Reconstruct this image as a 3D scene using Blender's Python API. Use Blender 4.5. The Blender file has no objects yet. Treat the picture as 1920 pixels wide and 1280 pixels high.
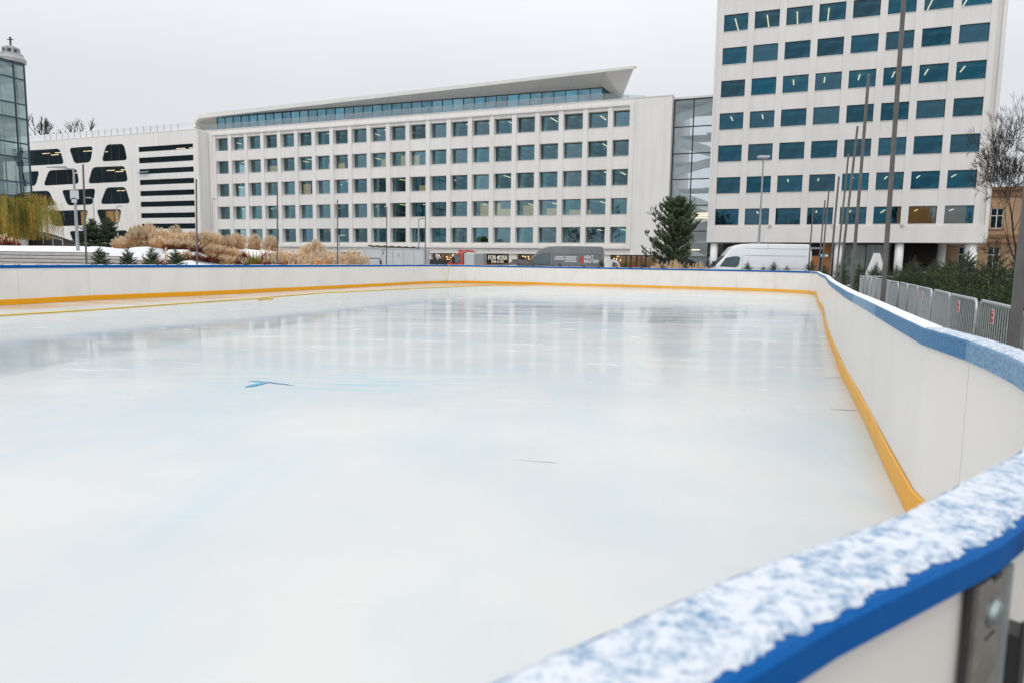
import bpy, bmesh, math, random
from mathutils import Vector, Matrix, noise, geometry
rnd = random.Random(7)
scene = bpy.context.scene
COL = scene.collection
# ------------------------------------------------------------------ camera
FPX, HORY, ROLL, EYE = 1310.0, 492.0, 0.0142, 1.5
_p = math.atan((640-HORY)/FPX); _r = math.atan(ROLL)
_fw = Vector((0, math.cos(_p), -math.sin(_p)))
_r0 = Vector((1, 0, 0)); _u0 = Vector((0, math.sin(_p), math.cos(_p)))
_rt = _r0*math.cos(_r)+_u0*math.sin(_r); _up = _u0*math.cos(_r)-_r0*math.sin(_r)
cam_d = bpy.data.cameras.new('camera'); cam = bpy.data.objects.new('camera', cam_d); COL.objects.link(cam)
cam.matrix_world = Matrix(((_rt.x, _up.x, -_fw.x, 0), (_rt.y, _up.y, -_fw.y, 0), (_rt.z, _up.z, -_fw.z, EYE), (0, 0, 0, 1)))
cam_d.sensor_width = 36; cam_d.lens = FPX/1920*36; cam_d.clip_start = .05; cam_d.clip_end = 3000
cam_d.dof.use_dof = True; cam_d.dof.focus_distance = 18; cam_d.dof.aperture_fstop = 4.0
scene.camera = cam
# ------------------------------------------------------------------ world, sun, exposure
SUN_EL, SUN_AZ = math.radians(52), math.radians(200)
w = bpy.data.worlds.new("World"); scene.world = w; w.use_nodes = True
nt = w.node_tree; nt.nodes.clear()
def wn(t, **k):
    n = nt.nodes.new(t)
    for a, v in k.items(): setattr(n, a, v)
    return n
sky = wn('ShaderNodeTexSky', sky_type='NISHITA', sun_disc=False, sun_elevation=SUN_EL, sun_rotation=SUN_AZ)
tc = wn('ShaderNodeTexCoord'); sep = wn('ShaderNodeSeparateXYZ'); nt.links.new(tc.outputs['Generated'], sep.inputs[0])
ramp = wn('ShaderNodeValToRGB')                      # overcast: brighter overhead than at the horizon
ramp.color_ramp.elements[0].position = 0.0; ramp.color_ramp.elements[0].color = (.585, .60, .625, 1)
ramp.color_ramp.elements[1].position = 1.0; ramp.color_ramp.elements[1].color = (1.15, 1.15, 1.13, 1)
e = ramp.color_ramp.elements.new(.22); e.color = (.62, .632, .652, 1)
e = ramp.color_ramp.elements.new(.5); e.color = (.92, .93, .95, 1)
nt.links.new(sep.outputs['Z'], ramp.inputs[0])
nz = wn('ShaderNodeTexNoise'); nz.inputs['Scale'].default_value = 1.6; nz.inputs['Detail'].default_value = 3
nt.links.new(tc.outputs['Generated'], nz.inputs['Vector'])
mr = wn('ShaderNodeMapRange'); mr.inputs['To Min'].default_value = .86; mr.inputs['To Max'].default_value = 1.12
nt.links.new(nz.outputs['Fac'], mr.inputs[0])
sc = wn('ShaderNodeVectorMath', operation='SCALE'); nt.links.new(ramp.outputs[0], sc.inputs[0]); nt.links.new(mr.outputs[0], sc.inputs['Scale'])
sc2 = wn('ShaderNodeVectorMath', operation='SCALE'); nt.links.new(sc.outputs[0], sc2.inputs[0]); sc2.inputs['Scale'].default_value = 11.5
mx = wn('ShaderNodeMix', data_type='RGBA'); mx.inputs[0].default_value = .93
nt.links.new(sky.outputs[0], mx.inputs[6]); nt.links.new(sc2.outputs[0], mx.inputs[7])
bg = wn('ShaderNodeBackground'); bg.inputs[1].default_value = .1
nt.links.new(mx.outputs[2], bg.inputs[0]); wo = wn('ShaderNodeOutputWorld'); nt.links.new(bg.outputs[0], wo.inputs[0])
sl = bpy.data.lights.new('sun', 'SUN'); sl.energy = .7; sl.angle = math.radians(25); sl.color = (1, .97, .93)
so = bpy.data.objects.new('sun', sl); COL.objects.link(so)
sd = Vector((math.sin(SUN_AZ)*math.cos(SUN_EL), math.cos(SUN_AZ)*math.cos(SUN_EL), math.sin(SUN_EL)))
so.rotation_euler = sd.to_track_quat('Z', 'Y').to_euler()
scene.view_settings.view_transform = 'Standard'; scene.view_settings.look = 'None'
scene.view_settings.exposure = 0.17; scene.view_settings.gamma = 1
scene.cycles.max_bounces = 6; scene.cycles.transparent_max_bounces = 12
# ------------------------------------------------------------------ helpers: pixel of the photograph -> point on a real plane
def ray(x, y): return _fw+_rt*((x-960)/FPX)-_up*((y-640)/FPX)
CP = Vector((0, 0, EYE))
def atz(x, y, z=0.0):
    d = ray(x, y); return CP+d*((z-EYE)/d.z)
def atY(x, y, Y):
    d = ray(x, y); return CP+d*(Y/d.y)
def gx(x, Y, y=495): return atY(x, y, Y).x
def zat(x, y, Y): return atY(x, y, Y).z
Q0 = Vector((12.2, 84, 0)); UU = Vector((2.435, -1, 0)).normalized(); BB = Vector((1, 2.435, 0)).normalized()
FROT = math.atan2(UU.y, UU.x)
def F(x, y, d=0.0):                                   # street front frame: along the facades, height
    q = ray(x, y); P = CP+q*(((Q0-CP).dot(BB)+d)/q.dot(BB)); return ((P-Q0).dot(UU), P.z)
def fw(s, d, z=0): return Q0+UU*s+BB*d+Vector((0, 0, z))
# ------------------------------------------------------------------ helpers: objects
ORD = ['first', 'second', 'third', 'fourth', 'fifth', 'sixth', 'seventh', 'eighth', 'ninth', 'tenth', 'eleventh', 'twelfth', 'thirteenth', 'fourteenth', 'fifteenth', 'sixteenth', 'seventeenth', 'eighteenth', 'nineteenth', 'twentieth'] + ['%d%s' % (k, 'st' if k % 10 == 1 else 'nd' if k % 10 == 2 else 'rd' if k % 10 == 3 else 'th') for k in range(21, 60)]
def tag(o, label=None, cat=None, group=None, kind=None):
    if label: o['label'] = label
    if cat: o['category'] = cat
    if group: o['group'] = group
    if kind: o['kind'] = kind
    return o
def empty(name, loc=(0, 0, 0), rz=0.0, label=None, cat=None, group=None):
    o = bpy.data.objects.new(name, None); COL.objects.link(o); o.location = loc; o.rotation_euler = (0, 0, rz)
    o.empty_display_size = .3
    return tag(o, label, cat, group)
class MB:
    def __init__(s): s.v = []; s.f = []; s.m = []
    def add(s, vs, fs, mi=0):
        n = len(s.v); s.v += [tuple(a) for a in vs]; s.f += [tuple(i+n for i in f) for f in fs]; s.m += [mi]*len(fs); return s
    def box(s, x0, x1, y0, y1, z0, z1, mi=0):
        return s.add([(x0, y0, z0), (x1, y0, z0), (x1, y1, z0), (x0, y1, z0), (x0, y0, z1), (x1, y0, z1), (x1, y1, z1), (x0, y1, z1)],
                     [(0, 3, 2, 1), (4, 5, 6, 7), (0, 1, 5, 4), (1, 2, 6, 5), (2, 3, 7, 6), (3, 0, 4, 7)], mi)
    def tube(s, p0, p1, r0, r1=None, n=6, mi=0, cap=True):
        if r1 is None: r1 = r0
        p0 = Vector(p0); p1 = Vector(p1); d = (p1-p0)
        if d.length < 1e-6: return s
        d.normalize(); a = d.orthogonal().normalized(); b = d.cross(a); vs = []
        for P, r in ((p0, r0), (p1, r1)):
            for k in range(n):
                t = 2*math.pi*k/n; vs.append(P+(a*math.cos(t)+b*math.sin(t))*r)
        fs = [(k, (k+1) % n, n+(k+1) % n, n+k) for k in range(n)]
        if cap: fs += [tuple(range(n-1, -1, -1)), tuple(range(n, 2*n))]
        return s.add(vs, fs, mi)
    def path(s, pts, r, n=6, mi=0):
        pts = [Vector(p) for p in pts]; vs = []; N = len(pts); pa = None
        for i, P in enumerate(pts):
            d = (pts[min(i+1, N-1)]-pts[max(i-1, 0)]).normalized()
            a = d.orthogonal().normalized() if pa is None else (pa-d*pa.dot(d)).normalized()
            pa = a; b = d.cross(a); rr = r[i] if isinstance(r, (list, tuple)) else r
            for k in range(n):
                t = 2*math.pi*k/n; vs.append(P+(a*math.cos(t)+b*math.sin(t))*rr)
        fs = [(i*n+k, i*n+(k+1) % n, (i+1)*n+(k+1) % n, (i+1)*n+k) for i in range(N-1) for k in range(n)]
        fs += [tuple(range(n-1, -1, -1)), tuple(range((N-1)*n, N*n))]
        return s.add(vs, fs, mi)
    def prism(s, poly, a0, a1, axis='y', mi=0):          # poly of (u, z) pushed along an axis
        n = len(poly)
        f = (lambda u, z, a: (u, a, z)) if axis == 'y' else ((lambda u, z, a: (a, u, z)) if axis == 'x' else (lambda u, z, a: (u, z, a)))
        vs = [f(u, z, a0) for u, z in poly]+[f(u, z, a1) for u, z in poly]
        return s.add(vs, [tuple(range(n)), tuple(range(2*n-1, n-1, -1))]+[(k, n+k, n+(k+1) % n, (k+1) % n) for k in range(n)], mi)
    def sphere(s, c, r, n=8, m=5, mi=0):
        c = Vector(c); vs = [c+Vector((0, 0, -r))]
        for i in range(1, m):
            a = -math.pi/2+math.pi*i/m
            for k in range(n): t = 2*math.pi*k/n; vs.append(c+Vector((math.cos(t)*math.cos(a), math.sin(t)*math.cos(a), math.sin(a)))*r)
        vs.append(c+Vector((0, 0, r))); fs = [(0, 1+(k+1) % n, 1+k) for k in range(n)]
        for i in range(m-2): fs += [(1+i*n+k, 1+i*n+(k+1) % n, 1+(i+1)*n+(k+1) % n, 1+(i+1)*n+k) for k in range(n)]
        L = len(vs)-1; fs += [(L, 1+(m-2)*n+k, 1+(m-2)*n+(k+1) % n) for k in range(n)]
        return s.add(vs, fs, mi)
    def mesh(s, name, mats, smooth=False, fix=True):
        me = bpy.data.meshes.new(name); me.from_pydata(s.v, [], s.f)
        if not isinstance(mats, (list, tuple)): mats = [mats]
        for m in mats: me.materials.append(m)
        if len(mats) > 1: me.polygons.foreach_set('material_index', s.m)
        if fix:
            bm = bmesh.new(); bm.from_mesh(me); bmesh.ops.recalc_face_normals(bm, faces=bm.faces[:]); bm.to_mesh(me); bm.free()
        if smooth: me.polygons.foreach_set('use_smooth', [True]*len(me.polygons))
        me.update(); return me
    def build(s, name, mats, parent=None, smooth=False, fix=True):
        o = bpy.data.objects.new(name, s.mesh(name, mats, smooth, fix)); COL.objects.link(o)
        if parent: o.parent = parent
        return o
def part(name, me, parent, loc=(0, 0, 0), rz=0, sc=None):
    o = bpy.data.objects.new(name, me); COL.objects.link(o); o.parent = parent; o.location = loc; o.rotation_euler = (0, 0, rz)
    if sc: o.scale = sc
    return o
def bevel(o, wd, seg=2, ang=35):
    m = o.modifiers.new('bevel', 'BEVEL'); m.width = wd; m.segments = seg; m.limit_method = 'ANGLE'; m.angle_limit = math.radians(ang)
    return o
def copy_tree(o, parent=None):
    c = o.copy(); COL.objects.link(c); c.parent = parent
    for ch in list(o.children): copy_tree(ch, c)
    return c
def text_mesh(txt, size, depth, name, align='CENTER', space=1.0, off=0.0):
    cu = bpy.data.curves.new(name, 'FONT'); cu.body = txt; cu.size = size; cu.extrude = depth; cu.align_x = align; cu.align_y = 'CENTER'; cu.space_character = space; cu.offset = off
    cu.resolution_u = 3
    ob = bpy.data.objects.new(name, cu); COL.objects.link(ob); dg = bpy.context.evaluated_depsgraph_get(); dg.update()
    me = bpy.data.meshes.new_from_object(ob.evaluated_get(dg)); bpy.data.objects.remove(ob)
    return me
def sstep(a, b, x):
    t = max(0, min(1, (x-a)/(b-a))); return t*t*(3-2*t)
# ------------------------------------------------------------------ materials
def nodes(name):
    m = bpy.data.materials.new(name); m.use_nodes = True; t = m.node_tree; t.nodes.clear()
    o = t.nodes.new('ShaderNodeOutputMaterial'); b = t.nodes.new('ShaderNodeBsdfPrincipled'); t.links.new(b.outputs[0], o.inputs[0])
    return m, t, b, o
def N(t, ty, ins=None, **k):
    n = t.nodes.new(ty)
    for a, v in k.items(): setattr(n, a, v)
    for a, v in (ins or {}).items():
        if isinstance(v, bpy.types.NodeSocket): t.links.new(v, n.inputs[a])
        else: n.inputs[a].default_value = v
    return n
def c4(c): return (c[0], c[1], c[2], 1)
def mixc(t, fac, a, b, blend='MIX'):
    n = N(t, 'ShaderNodeMix', data_type='RGBA', blend_type=blend)
    for i, v in ((0, fac), (6, a), (7, b)):
        if isinstance(v, bpy.types.NodeSocket): t.links.new(v, n.inputs[i])
        else: n.inputs[i].default_value = v if i == 0 else c4(v)
    return n.outputs[2]
def math_(t, op, a, b=None, clamp=False):
    n = N(t, 'ShaderNodeMath', operation=op); n.use_clamp = clamp
    for i, v in ((0, a), (1, b)):
        if v is None: continue
        if isinstance(v, bpy.types.NodeSocket): t.links.new(v, n.inputs[i])
        else: n.inputs[i].default_value = v
    return n.outputs[0]
def mrange(t, v, a, b, c=0., d=1., smooth=False):
    n = N(t, 'ShaderNodeMapRange', {0: v, 1: a, 2: b, 3: c, 4: d}); n.clamp = True
    if smooth: n.interpolation_type = 'SMOOTHSTEP'
    return n.outputs[0]
def tex(t, scale, detail=4, stretch=(1, 1, 1), rot=(0, 0, 0), coord='Object', dist=0, rough=.55):
    tcn = N(t, 'ShaderNodeTexCoord'); mp = N(t, 'ShaderNodeMapping', {0: tcn.outputs[coord], 2: rot, 3: stretch})
    n = N(t, 'ShaderNodeTexNoise', {'Vector': mp.outputs[0], 'Scale': scale, 'Detail': detail, 'Distortion': dist, 'Roughness': rough})
    return n.outputs['Fac']
def pm(name, c1, c2=None, scale=3., rough=.6, bump=0., metallic=0., stretch=(1, 1, 1), spread=(.35, .65), bscale=None, rnd_=0., spec=.5, emit=None, es=0., sub=0, coat=0, detail=5, bdist=.02):
    m, t, b, o = nodes(name)
    if c2 is None: c2 = tuple(x*.86 for x in c1)
    f = mrange(t, tex(t, scale, detail, stretch), spread[0], spread[1])
    col = mixc(t, f, c1, c2)
    if rnd_:
        oi = N(t, 'ShaderNodeObjectInfo'); hs = N(t, 'ShaderNodeHueSaturation', {'Color': col, 'Value': mrange(t, oi.outputs['Random'], 0, 1, 1-rnd_, 1+rnd_)}); col = hs.outputs[0]
    t.links.new(col, b.inputs['Base Color']); b.inputs['Roughness'].default_value = rough; b.inputs['Metallic'].default_value = metallic
    b.inputs['Specular IOR Level'].default_value = spec
    if coat: b.inputs['Coat Weight'].default_value = coat; b.inputs['Coat Roughness'].default_value = .05
    if bump:
        bp = N(t, 'ShaderNodeBump', {'Height': tex(t, bscale or scale*6, 4, stretch), 'Strength': bump, 'Distance': bdist}); t.links.new(bp.outputs[0], b.inputs['Normal'])
    if emit:
        b.inputs['Emission Color'].default_value = c4(emit); b.inputs['Emission Strength'].default_value = es
        m.cycles.emission_sampling = 'NONE'
    return m
def emis(name, c, s):
    m, t, b, o = nodes(name); b.inputs['Base Color'].default_value = (.05, .05, .05, 1); b.inputs['Emission Color'].default_value = c4(c); b.inputs['Emission Strength'].default_value = s
    m.cycles.emission_sampling = 'NONE'; return m
def glass(name, tint, trans, mixf=.6, rough=.01, wob=.012, rv=.35):
    m = bpy.data.materials.new(name); m.use_nodes = True; t = m.node_tree; t.nodes.clear(); o = N(t, 'ShaderNodeOutputMaterial')
    oi = N(t, 'ShaderNodeObjectInfo')
    cl = N(t, 'ShaderNodeHueSaturation', {'Color': c4(tint), 'Value': mrange(t, oi.outputs['Random'], 0, 1, 1-rv, 1+rv*.7), 'Saturation': mrange(t, math_(t, 'FRACT', math_(t, 'MULTIPLY', oi.outputs['Random'], 7.3)), 0, 1, .75, 1.05)})
    bp = N(t, 'ShaderNodeBump', {'Height': tex(t, .5, 2, (1, 1, 1)), 'Strength': .35, 'Distance': wob})
    lw = N(t, 'ShaderNodeLayerWeight', {'Blend': .12}); cl2 = mixc(t, math_(t, 'MULTIPLY', lw.outputs['Fresnel'], .6), cl.outputs[0], (.6, .7, .75))
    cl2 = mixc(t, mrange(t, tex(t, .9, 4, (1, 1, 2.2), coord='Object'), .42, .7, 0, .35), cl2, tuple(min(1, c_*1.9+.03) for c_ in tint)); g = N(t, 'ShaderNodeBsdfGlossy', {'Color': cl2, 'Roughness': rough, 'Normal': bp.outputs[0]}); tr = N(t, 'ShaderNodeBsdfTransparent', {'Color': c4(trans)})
    mxs = N(t, 'ShaderNodeMixShader', {0: mixf, 1: tr.outputs[0], 2: g.outputs[0]}); t.links.new(mxs.outputs[0], o.inputs[0]); return m
def leafy(m, amt=.35):
    t = m.node_tree; o = next(n for n in t.nodes if n.type == 'OUTPUT_MATERIAL'); b = next(n for n in t.nodes if n.type == 'BSDF_PRINCIPLED')
    tr = N(t, 'ShaderNodeBsdfTranslucent'); t.links.new(b.inputs['Base Color'].links[0].from_socket, tr.inputs[0])
    mm = N(t, 'ShaderNodeMixShader', {0: amt, 1: b.outputs[0], 2: tr.outputs[0]}); t.links.new(mm.outputs[0], o.inputs[0])
M = {}
M['render'] = pm('white_render', (.83, .81, .78), (.78, .76, .73), scale=.35, rough=.85, bump=.12, bscale=30, stretch=(1, 1, .35), spread=(.3, .7))
M['tower_wall'] = pm('tower_cladding', (.775, .76, .735), (.72, .705, .68), scale=.3, rough=.75, bump=.08, bscale=20, stretch=(1, 1, .3), spread=(.3, .7))
M['soffit'] = pm('roof_cladding', (.68, .66, .63), (.64, .62, .59), scale=.4, rough=.6, spread=(.3, .7))
M['roofedge'] = pm('roof_edge_metal', (.74, .73, .71), (.69, .68, .66), scale=1, rough=.5)
def stained(m, amt):
    t = m.node_tree; b = next(n for n in t.nodes if n.type == 'BSDF_PRINCIPLED'); c = b.inputs['Base Color'].links[0].from_socket
    v = mrange(t, math_(t, 'MULTIPLY', tex(t, 1.6, 5, (1, 1, .06)), mrange(t, tex(t, .18, 3), .3, .7, .8, 1.2)), .42, .66)
    t.links.new(mixc(t, math_(t, 'MULTIPLY', v, amt), c, (.50, .47, .43)), b.inputs['Base Color'])
stained(M['render'], .16); stained(M['tower_wall'], .16)
M['frame'] = pm('dark_window_frame', (.022, .03, .036), rough=.45)
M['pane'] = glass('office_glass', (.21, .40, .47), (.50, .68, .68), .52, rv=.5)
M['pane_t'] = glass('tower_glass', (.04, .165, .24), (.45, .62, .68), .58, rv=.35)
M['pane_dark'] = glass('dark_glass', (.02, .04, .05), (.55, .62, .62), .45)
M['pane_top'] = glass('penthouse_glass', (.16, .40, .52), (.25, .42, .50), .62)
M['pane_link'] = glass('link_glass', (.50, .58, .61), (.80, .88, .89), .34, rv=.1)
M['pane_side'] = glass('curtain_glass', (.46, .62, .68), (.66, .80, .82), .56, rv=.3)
M['rail_glass'] = glass('railing_glass', (.55, .62, .64), (.74, .82, .83), .34, rv=.05)
M['milky'] = pm('frosted_glass', (.80, .81, .82), (.75, .77, .79), scale=.5, rough=.35)
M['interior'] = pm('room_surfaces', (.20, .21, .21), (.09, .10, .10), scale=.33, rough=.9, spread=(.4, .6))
M['interior_l'] = pm('stair_surfaces', (.72, .73, .73), (.66, .67, .68), scale=.33, rough=.8)
M['lamp_warm'] = emis('office_lamp', (1, .74, .45), 3.2)
M['lamp_glow'] = emis('small_bulb', (1, .62, .25), 6)
M['room_lit'] = pm('lit_room', (.5, .32, .16), (.25, .15, .08), scale=.9, rough=.9, emit=(1, .58, .26), es=.7)  # wall glows by itself, standing in for warm room light
M['shop_lit'] = pm('lit_shop_interior', (.36, .2, .1), (.08, .05, .03), scale=1.6, rough=.9, emit=(1, .5, .2), es=.16, stretch=(1, 1, .5))  # weak glow put into the back wall as shop lighting
M['signw'] = emis('lit_sign_white', (1, .95, .86), 1.0)
M['white_paint'] = pm('white_paint', (.82, .82, .81), (.77, .77, .77), scale=2, rough=.4)
M['board'] = pm('white_board_plastic', (.83, .79, .745), (.79, .75, .705), scale=1.3, rough=.30, spread=(.25, .75), bump=.03, bscale=3, bdist=.05)
def capsnow():
    m, t, b, o = nodes('powder_snow')
    f = math_(t, 'ADD', math_(t, 'MULTIPLY', tex(t, 85, 5, rough=.7), .62), math_(t, 'MULTIPLY', tex(t, 24, 3, (1, 1, 1)), .38))
    c = mixc(t, mrange(t, f, .36, .565, 0, 1, True), (.14, .27, .44), (.66, .70, .76)); t.links.new(c, b.inputs['Base Color']); b.inputs['Roughness'].default_value = .8
    bp = N(t, 'ShaderNodeBump', {'Height': tex(t, 160, 4), 'Strength': .6, 'Distance': .003}); t.links.new(bp.outputs[0], b.inputs['Normal']); return m
M['cap_snow'] = capsnow()
def scuffs(m):
    t = m.node_tree; b = next(n for n in t.nodes if n.type == 'BSDF_PRINCIPLED'); c = b.inputs['Base Color'].links[0].from_socket
    v = mrange(t, tex(t, 5, 6, (.5, .5, 2.2), rough=.75), .70, .76, 0, .5); w_ = mrange(t, tex(t, 1.1, 4, (1, 1, .6)), .5, .72, 0, .22)
    c = mixc(t, w_, c, (.52, .50, .46)); t.links.new(mixc(t, v, c, (.16, .15, .14)), b.inputs['Base Color'])
scuffs(M['board'])
M['snow'] = pm('snow', (.86, .88, .92), (.80, .83, .88), scale=6, rough=.8, bump=.5, bscale=60)
M['steel'] = pm('galvanised_steel', (.50, .54, .55), (.42, .46, .47), scale=9, rough=.45, metallic=.6)
M['pole'] = pm('grey_pole_paint', (.13, .125, .12), (.09, .087, .084), scale=4, rough=.5, bump=.05)
M['lamp_pole'] = pm('light_pole_paint', (.36, .38, .40), (.3, .32, .33), scale=4, rough=.5)
M['dark'] = pm('dark_metal', (.03, .03, .032), rough=.5)
M['rubber'] = pm('rubber', (.02, .02, .02), rough=.8)
M['hose'] = pm('yellow_hose', (.78, .55, .03), (.70, .46, .02), rough=.45)
M['white_van'] = pm('white_van_paint', (.76, .79, .82), (.71, .74, .77), scale=.8, rough=.25, coat=.6)
M['grey_van'] = pm('grey_van_paint', (.155, .165, .175), (.125, .133, .14), scale=.8, rough=.3, coat=.6)
M['red'] = pm('red_paint', (.50, .035, .015), (.42, .028, .012), scale=2, rough=.35, coat=.5)
M['greybox'] = pm('grey_panel', (.30, .335, .35), (.26, .29, .305), scale=1, rough=.5)
M['lightgrey'] = pm('light_grey_panel', (.60, .63, .65), (.55, .58, .6), scale=1, rough=.5)
M['carglass'] = glass('car_glass', (.25, .34, .36), (.25, .32, .33), .5)
M['red_sign'] = pm('red_sign', (.62, .035, .02), rough=.5)
M['teal_sign'] = pm('teal_sign', (.10, .42, .46), rough=.5)
M['orange_wood'] = pm('orange_timber', (.42, .17, .05), (.3, .12, .035), scale=3, rough=.6, stretch=(3, 3, .4))
M['fir'] = pm('fir_needles', (.010, .030, .012), (.045, .085, .024), scale=6, rough=.55, rnd_=.25, spread=(.35, .65))
M['fir_tip'] = pm('fir_tips', (.20, .22, .05), (.12, .17, .04), scale=3, rough=.55)
M['pine'] = pm('pine_needles', (.075, .125, .065), (.20, .25, .125), scale=2.2, rough=.5, spread=(.35, .65))
M['bark'] = pm('bark', (.075, .055, .042), (.045, .035, .028), scale=9, rough=.9, bump=.5, stretch=(1, 1, .3))
M['bark_d'] = pm('dark_bark', (.035, .030, .027), (.02, .018, .016), scale=9, rough=.9, bump=.4, stretch=(1, 1, .3))
M['willow'] = pm('willow_leaves', (.21, .245, .05), (.48, .31, .055), scale=.9, rough=.6, spread=(.38, .62))
M['plume'] = pm('grass_plumes', (.88, .77, .60), (.82, .67, .49), scale=2, rough=.9, rnd_=.12)
M['straw'] = pm('straw_blades', (.76, .53, .29), (.58, .37, .18), scale=3, rough=.8, rnd_=.15)
M['russet'] = pm('russet_blades', (.28, .085, .045), (.19, .055, .035), scale=3, rough=.8, rnd_=.15)
M['green_bl'] = pm('green_blades', (.22, .24, .05), (.35, .27, .07), scale=3, rough=.8)
for k_ in ('plume', 'straw', 'willow', 'green_bl', 'russet'): leafy(M[k_], .5)
M['ochre'] = pm('ochre_render', (.46, .30, .18), (.37, .235, .14), scale=.8, rough=.9, spread=(.3, .7))
M['ochre_trim'] = pm('ochre_trim', (.30, .16, .085), (.24, .13, .07), scale=2, rough=.9)
M['concrete'] = pm('concrete', (.62, .60, .57), (.50, .48, .45), scale=2.5, rough=.85, bump=.2)
M['dark_stone'] = pm('dark_stone', (.075, .065, .058), (.05, .045, .04), scale=3, rough=.85)
M['church'] = pm('church_stone', (.42, .42, .43), (.36, .36, .37), scale=.6, rough=.9)
M['curtain'] = pm('curtain_cloth', (.36, .44, .40), (.18, .24, .22), scale=1.2, rough=.9, stretch=(6, 6, .12), spread=(.4, .6))
M['tarp'] = pm('grey_boards', (.23, .22, .21), (.15, .14, .135), scale=3, rough=.8)
# paving with thin snow
def ground_mat(name, c1, c2, snowy):
    m, t, b, o = nodes(name)
    base = mixc(t, mrange(t, tex(t, 1.2, 6), .35, .65), c1, c2)
    sn = mrange(t, tex(t, .22, 7, dist=.6), .52-snowy, .60-snowy)
    t.links.new(mixc(t, sn, base, (.80, .82, .86)), b.inputs['Base Color']); b.inputs['Roughness'].default_value = .8
    bp = N(t, 'ShaderNodeBump', {'Height': tex(t, 12, 4), 'Strength': .3, 'Distance': .02}); t.links.new(bp.outputs[0], b.inputs['Normal']); return m
M['ground'] = ground_mat('paving_with_snow', (.15, .145, .14), (.21, .205, .20), .0)
M['asphalt'] = ground_mat('wet_asphalt', (.06, .06, .062), (.085, .085, .088), -.04)
M['bank'] = ground_mat('snowy_bank', (.14, .09, .06), (.22, .16, .12), .17)
# blue cap rail, clean and frosted
def cap_mat(name, c, frost, lo, hi):
    m, t, b, o = nodes(name)
    f = math_(t, 'MULTIPLY', mrange(t, tex(t, 60, 3), lo, hi), mrange(t, tex(t, .6, 2), .3, .6, .55, 1.))
    oi = N(t, 'ShaderNodeObjectInfo'); f = math_(t, 'MULTIPLY', f, math_(t, 'MULTIPLY', frost, mrange(t, oi.outputs['Random'], 0, 1, .45, 1.5)))
    t.links.new(mixc(t, f, c, (.42, .58, .70)), b.inputs['Base Color']); b.inputs['Roughness'].default_value = .55; b.inputs['Specular IOR Level'].default_value = .12
    bp = N(t, 'ShaderNodeBump', {'Height': tex(t, 90, 3), 'Strength': .25, 'Distance': .004}); t.links.new(bp.outputs[0], b.inputs['Normal']); return m
M['blue'] = cap_mat('blue_cap_plastic', (.0, .095, .34), .04, .5, .8)
M['blue_frost'] = cap_mat('frosted_blue_plastic', (.006, .125, .30), .5, .2, .62)
def kick_mat():
    m, t, b, o = nodes('yellow_kick_plastic')
    geo = N(t, 'ShaderNodeNewGeometry'); sp = N(t, 'ShaderNodeSeparateXYZ', {0: geo.outputs['Position']})
    fr = math_(t, 'MULTIPLY', mrange(t, sp.outputs['X'], 1.5, 3.0, 0, 1), mrange(t, tex(t, 1.6, 3), .3, .7, .3, .62))   # patchy paler yellow on the right-hand boards
    c = mixc(t, fr, (.84, .37, .006), (.84, .52, .14))
    t.links.new(c, b.inputs['Base Color']); b.inputs['Roughness'].default_value = .5; b.inputs['Specular IOR Level'].default_value = .25; return m
M['kick'] = kick_mat()
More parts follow.
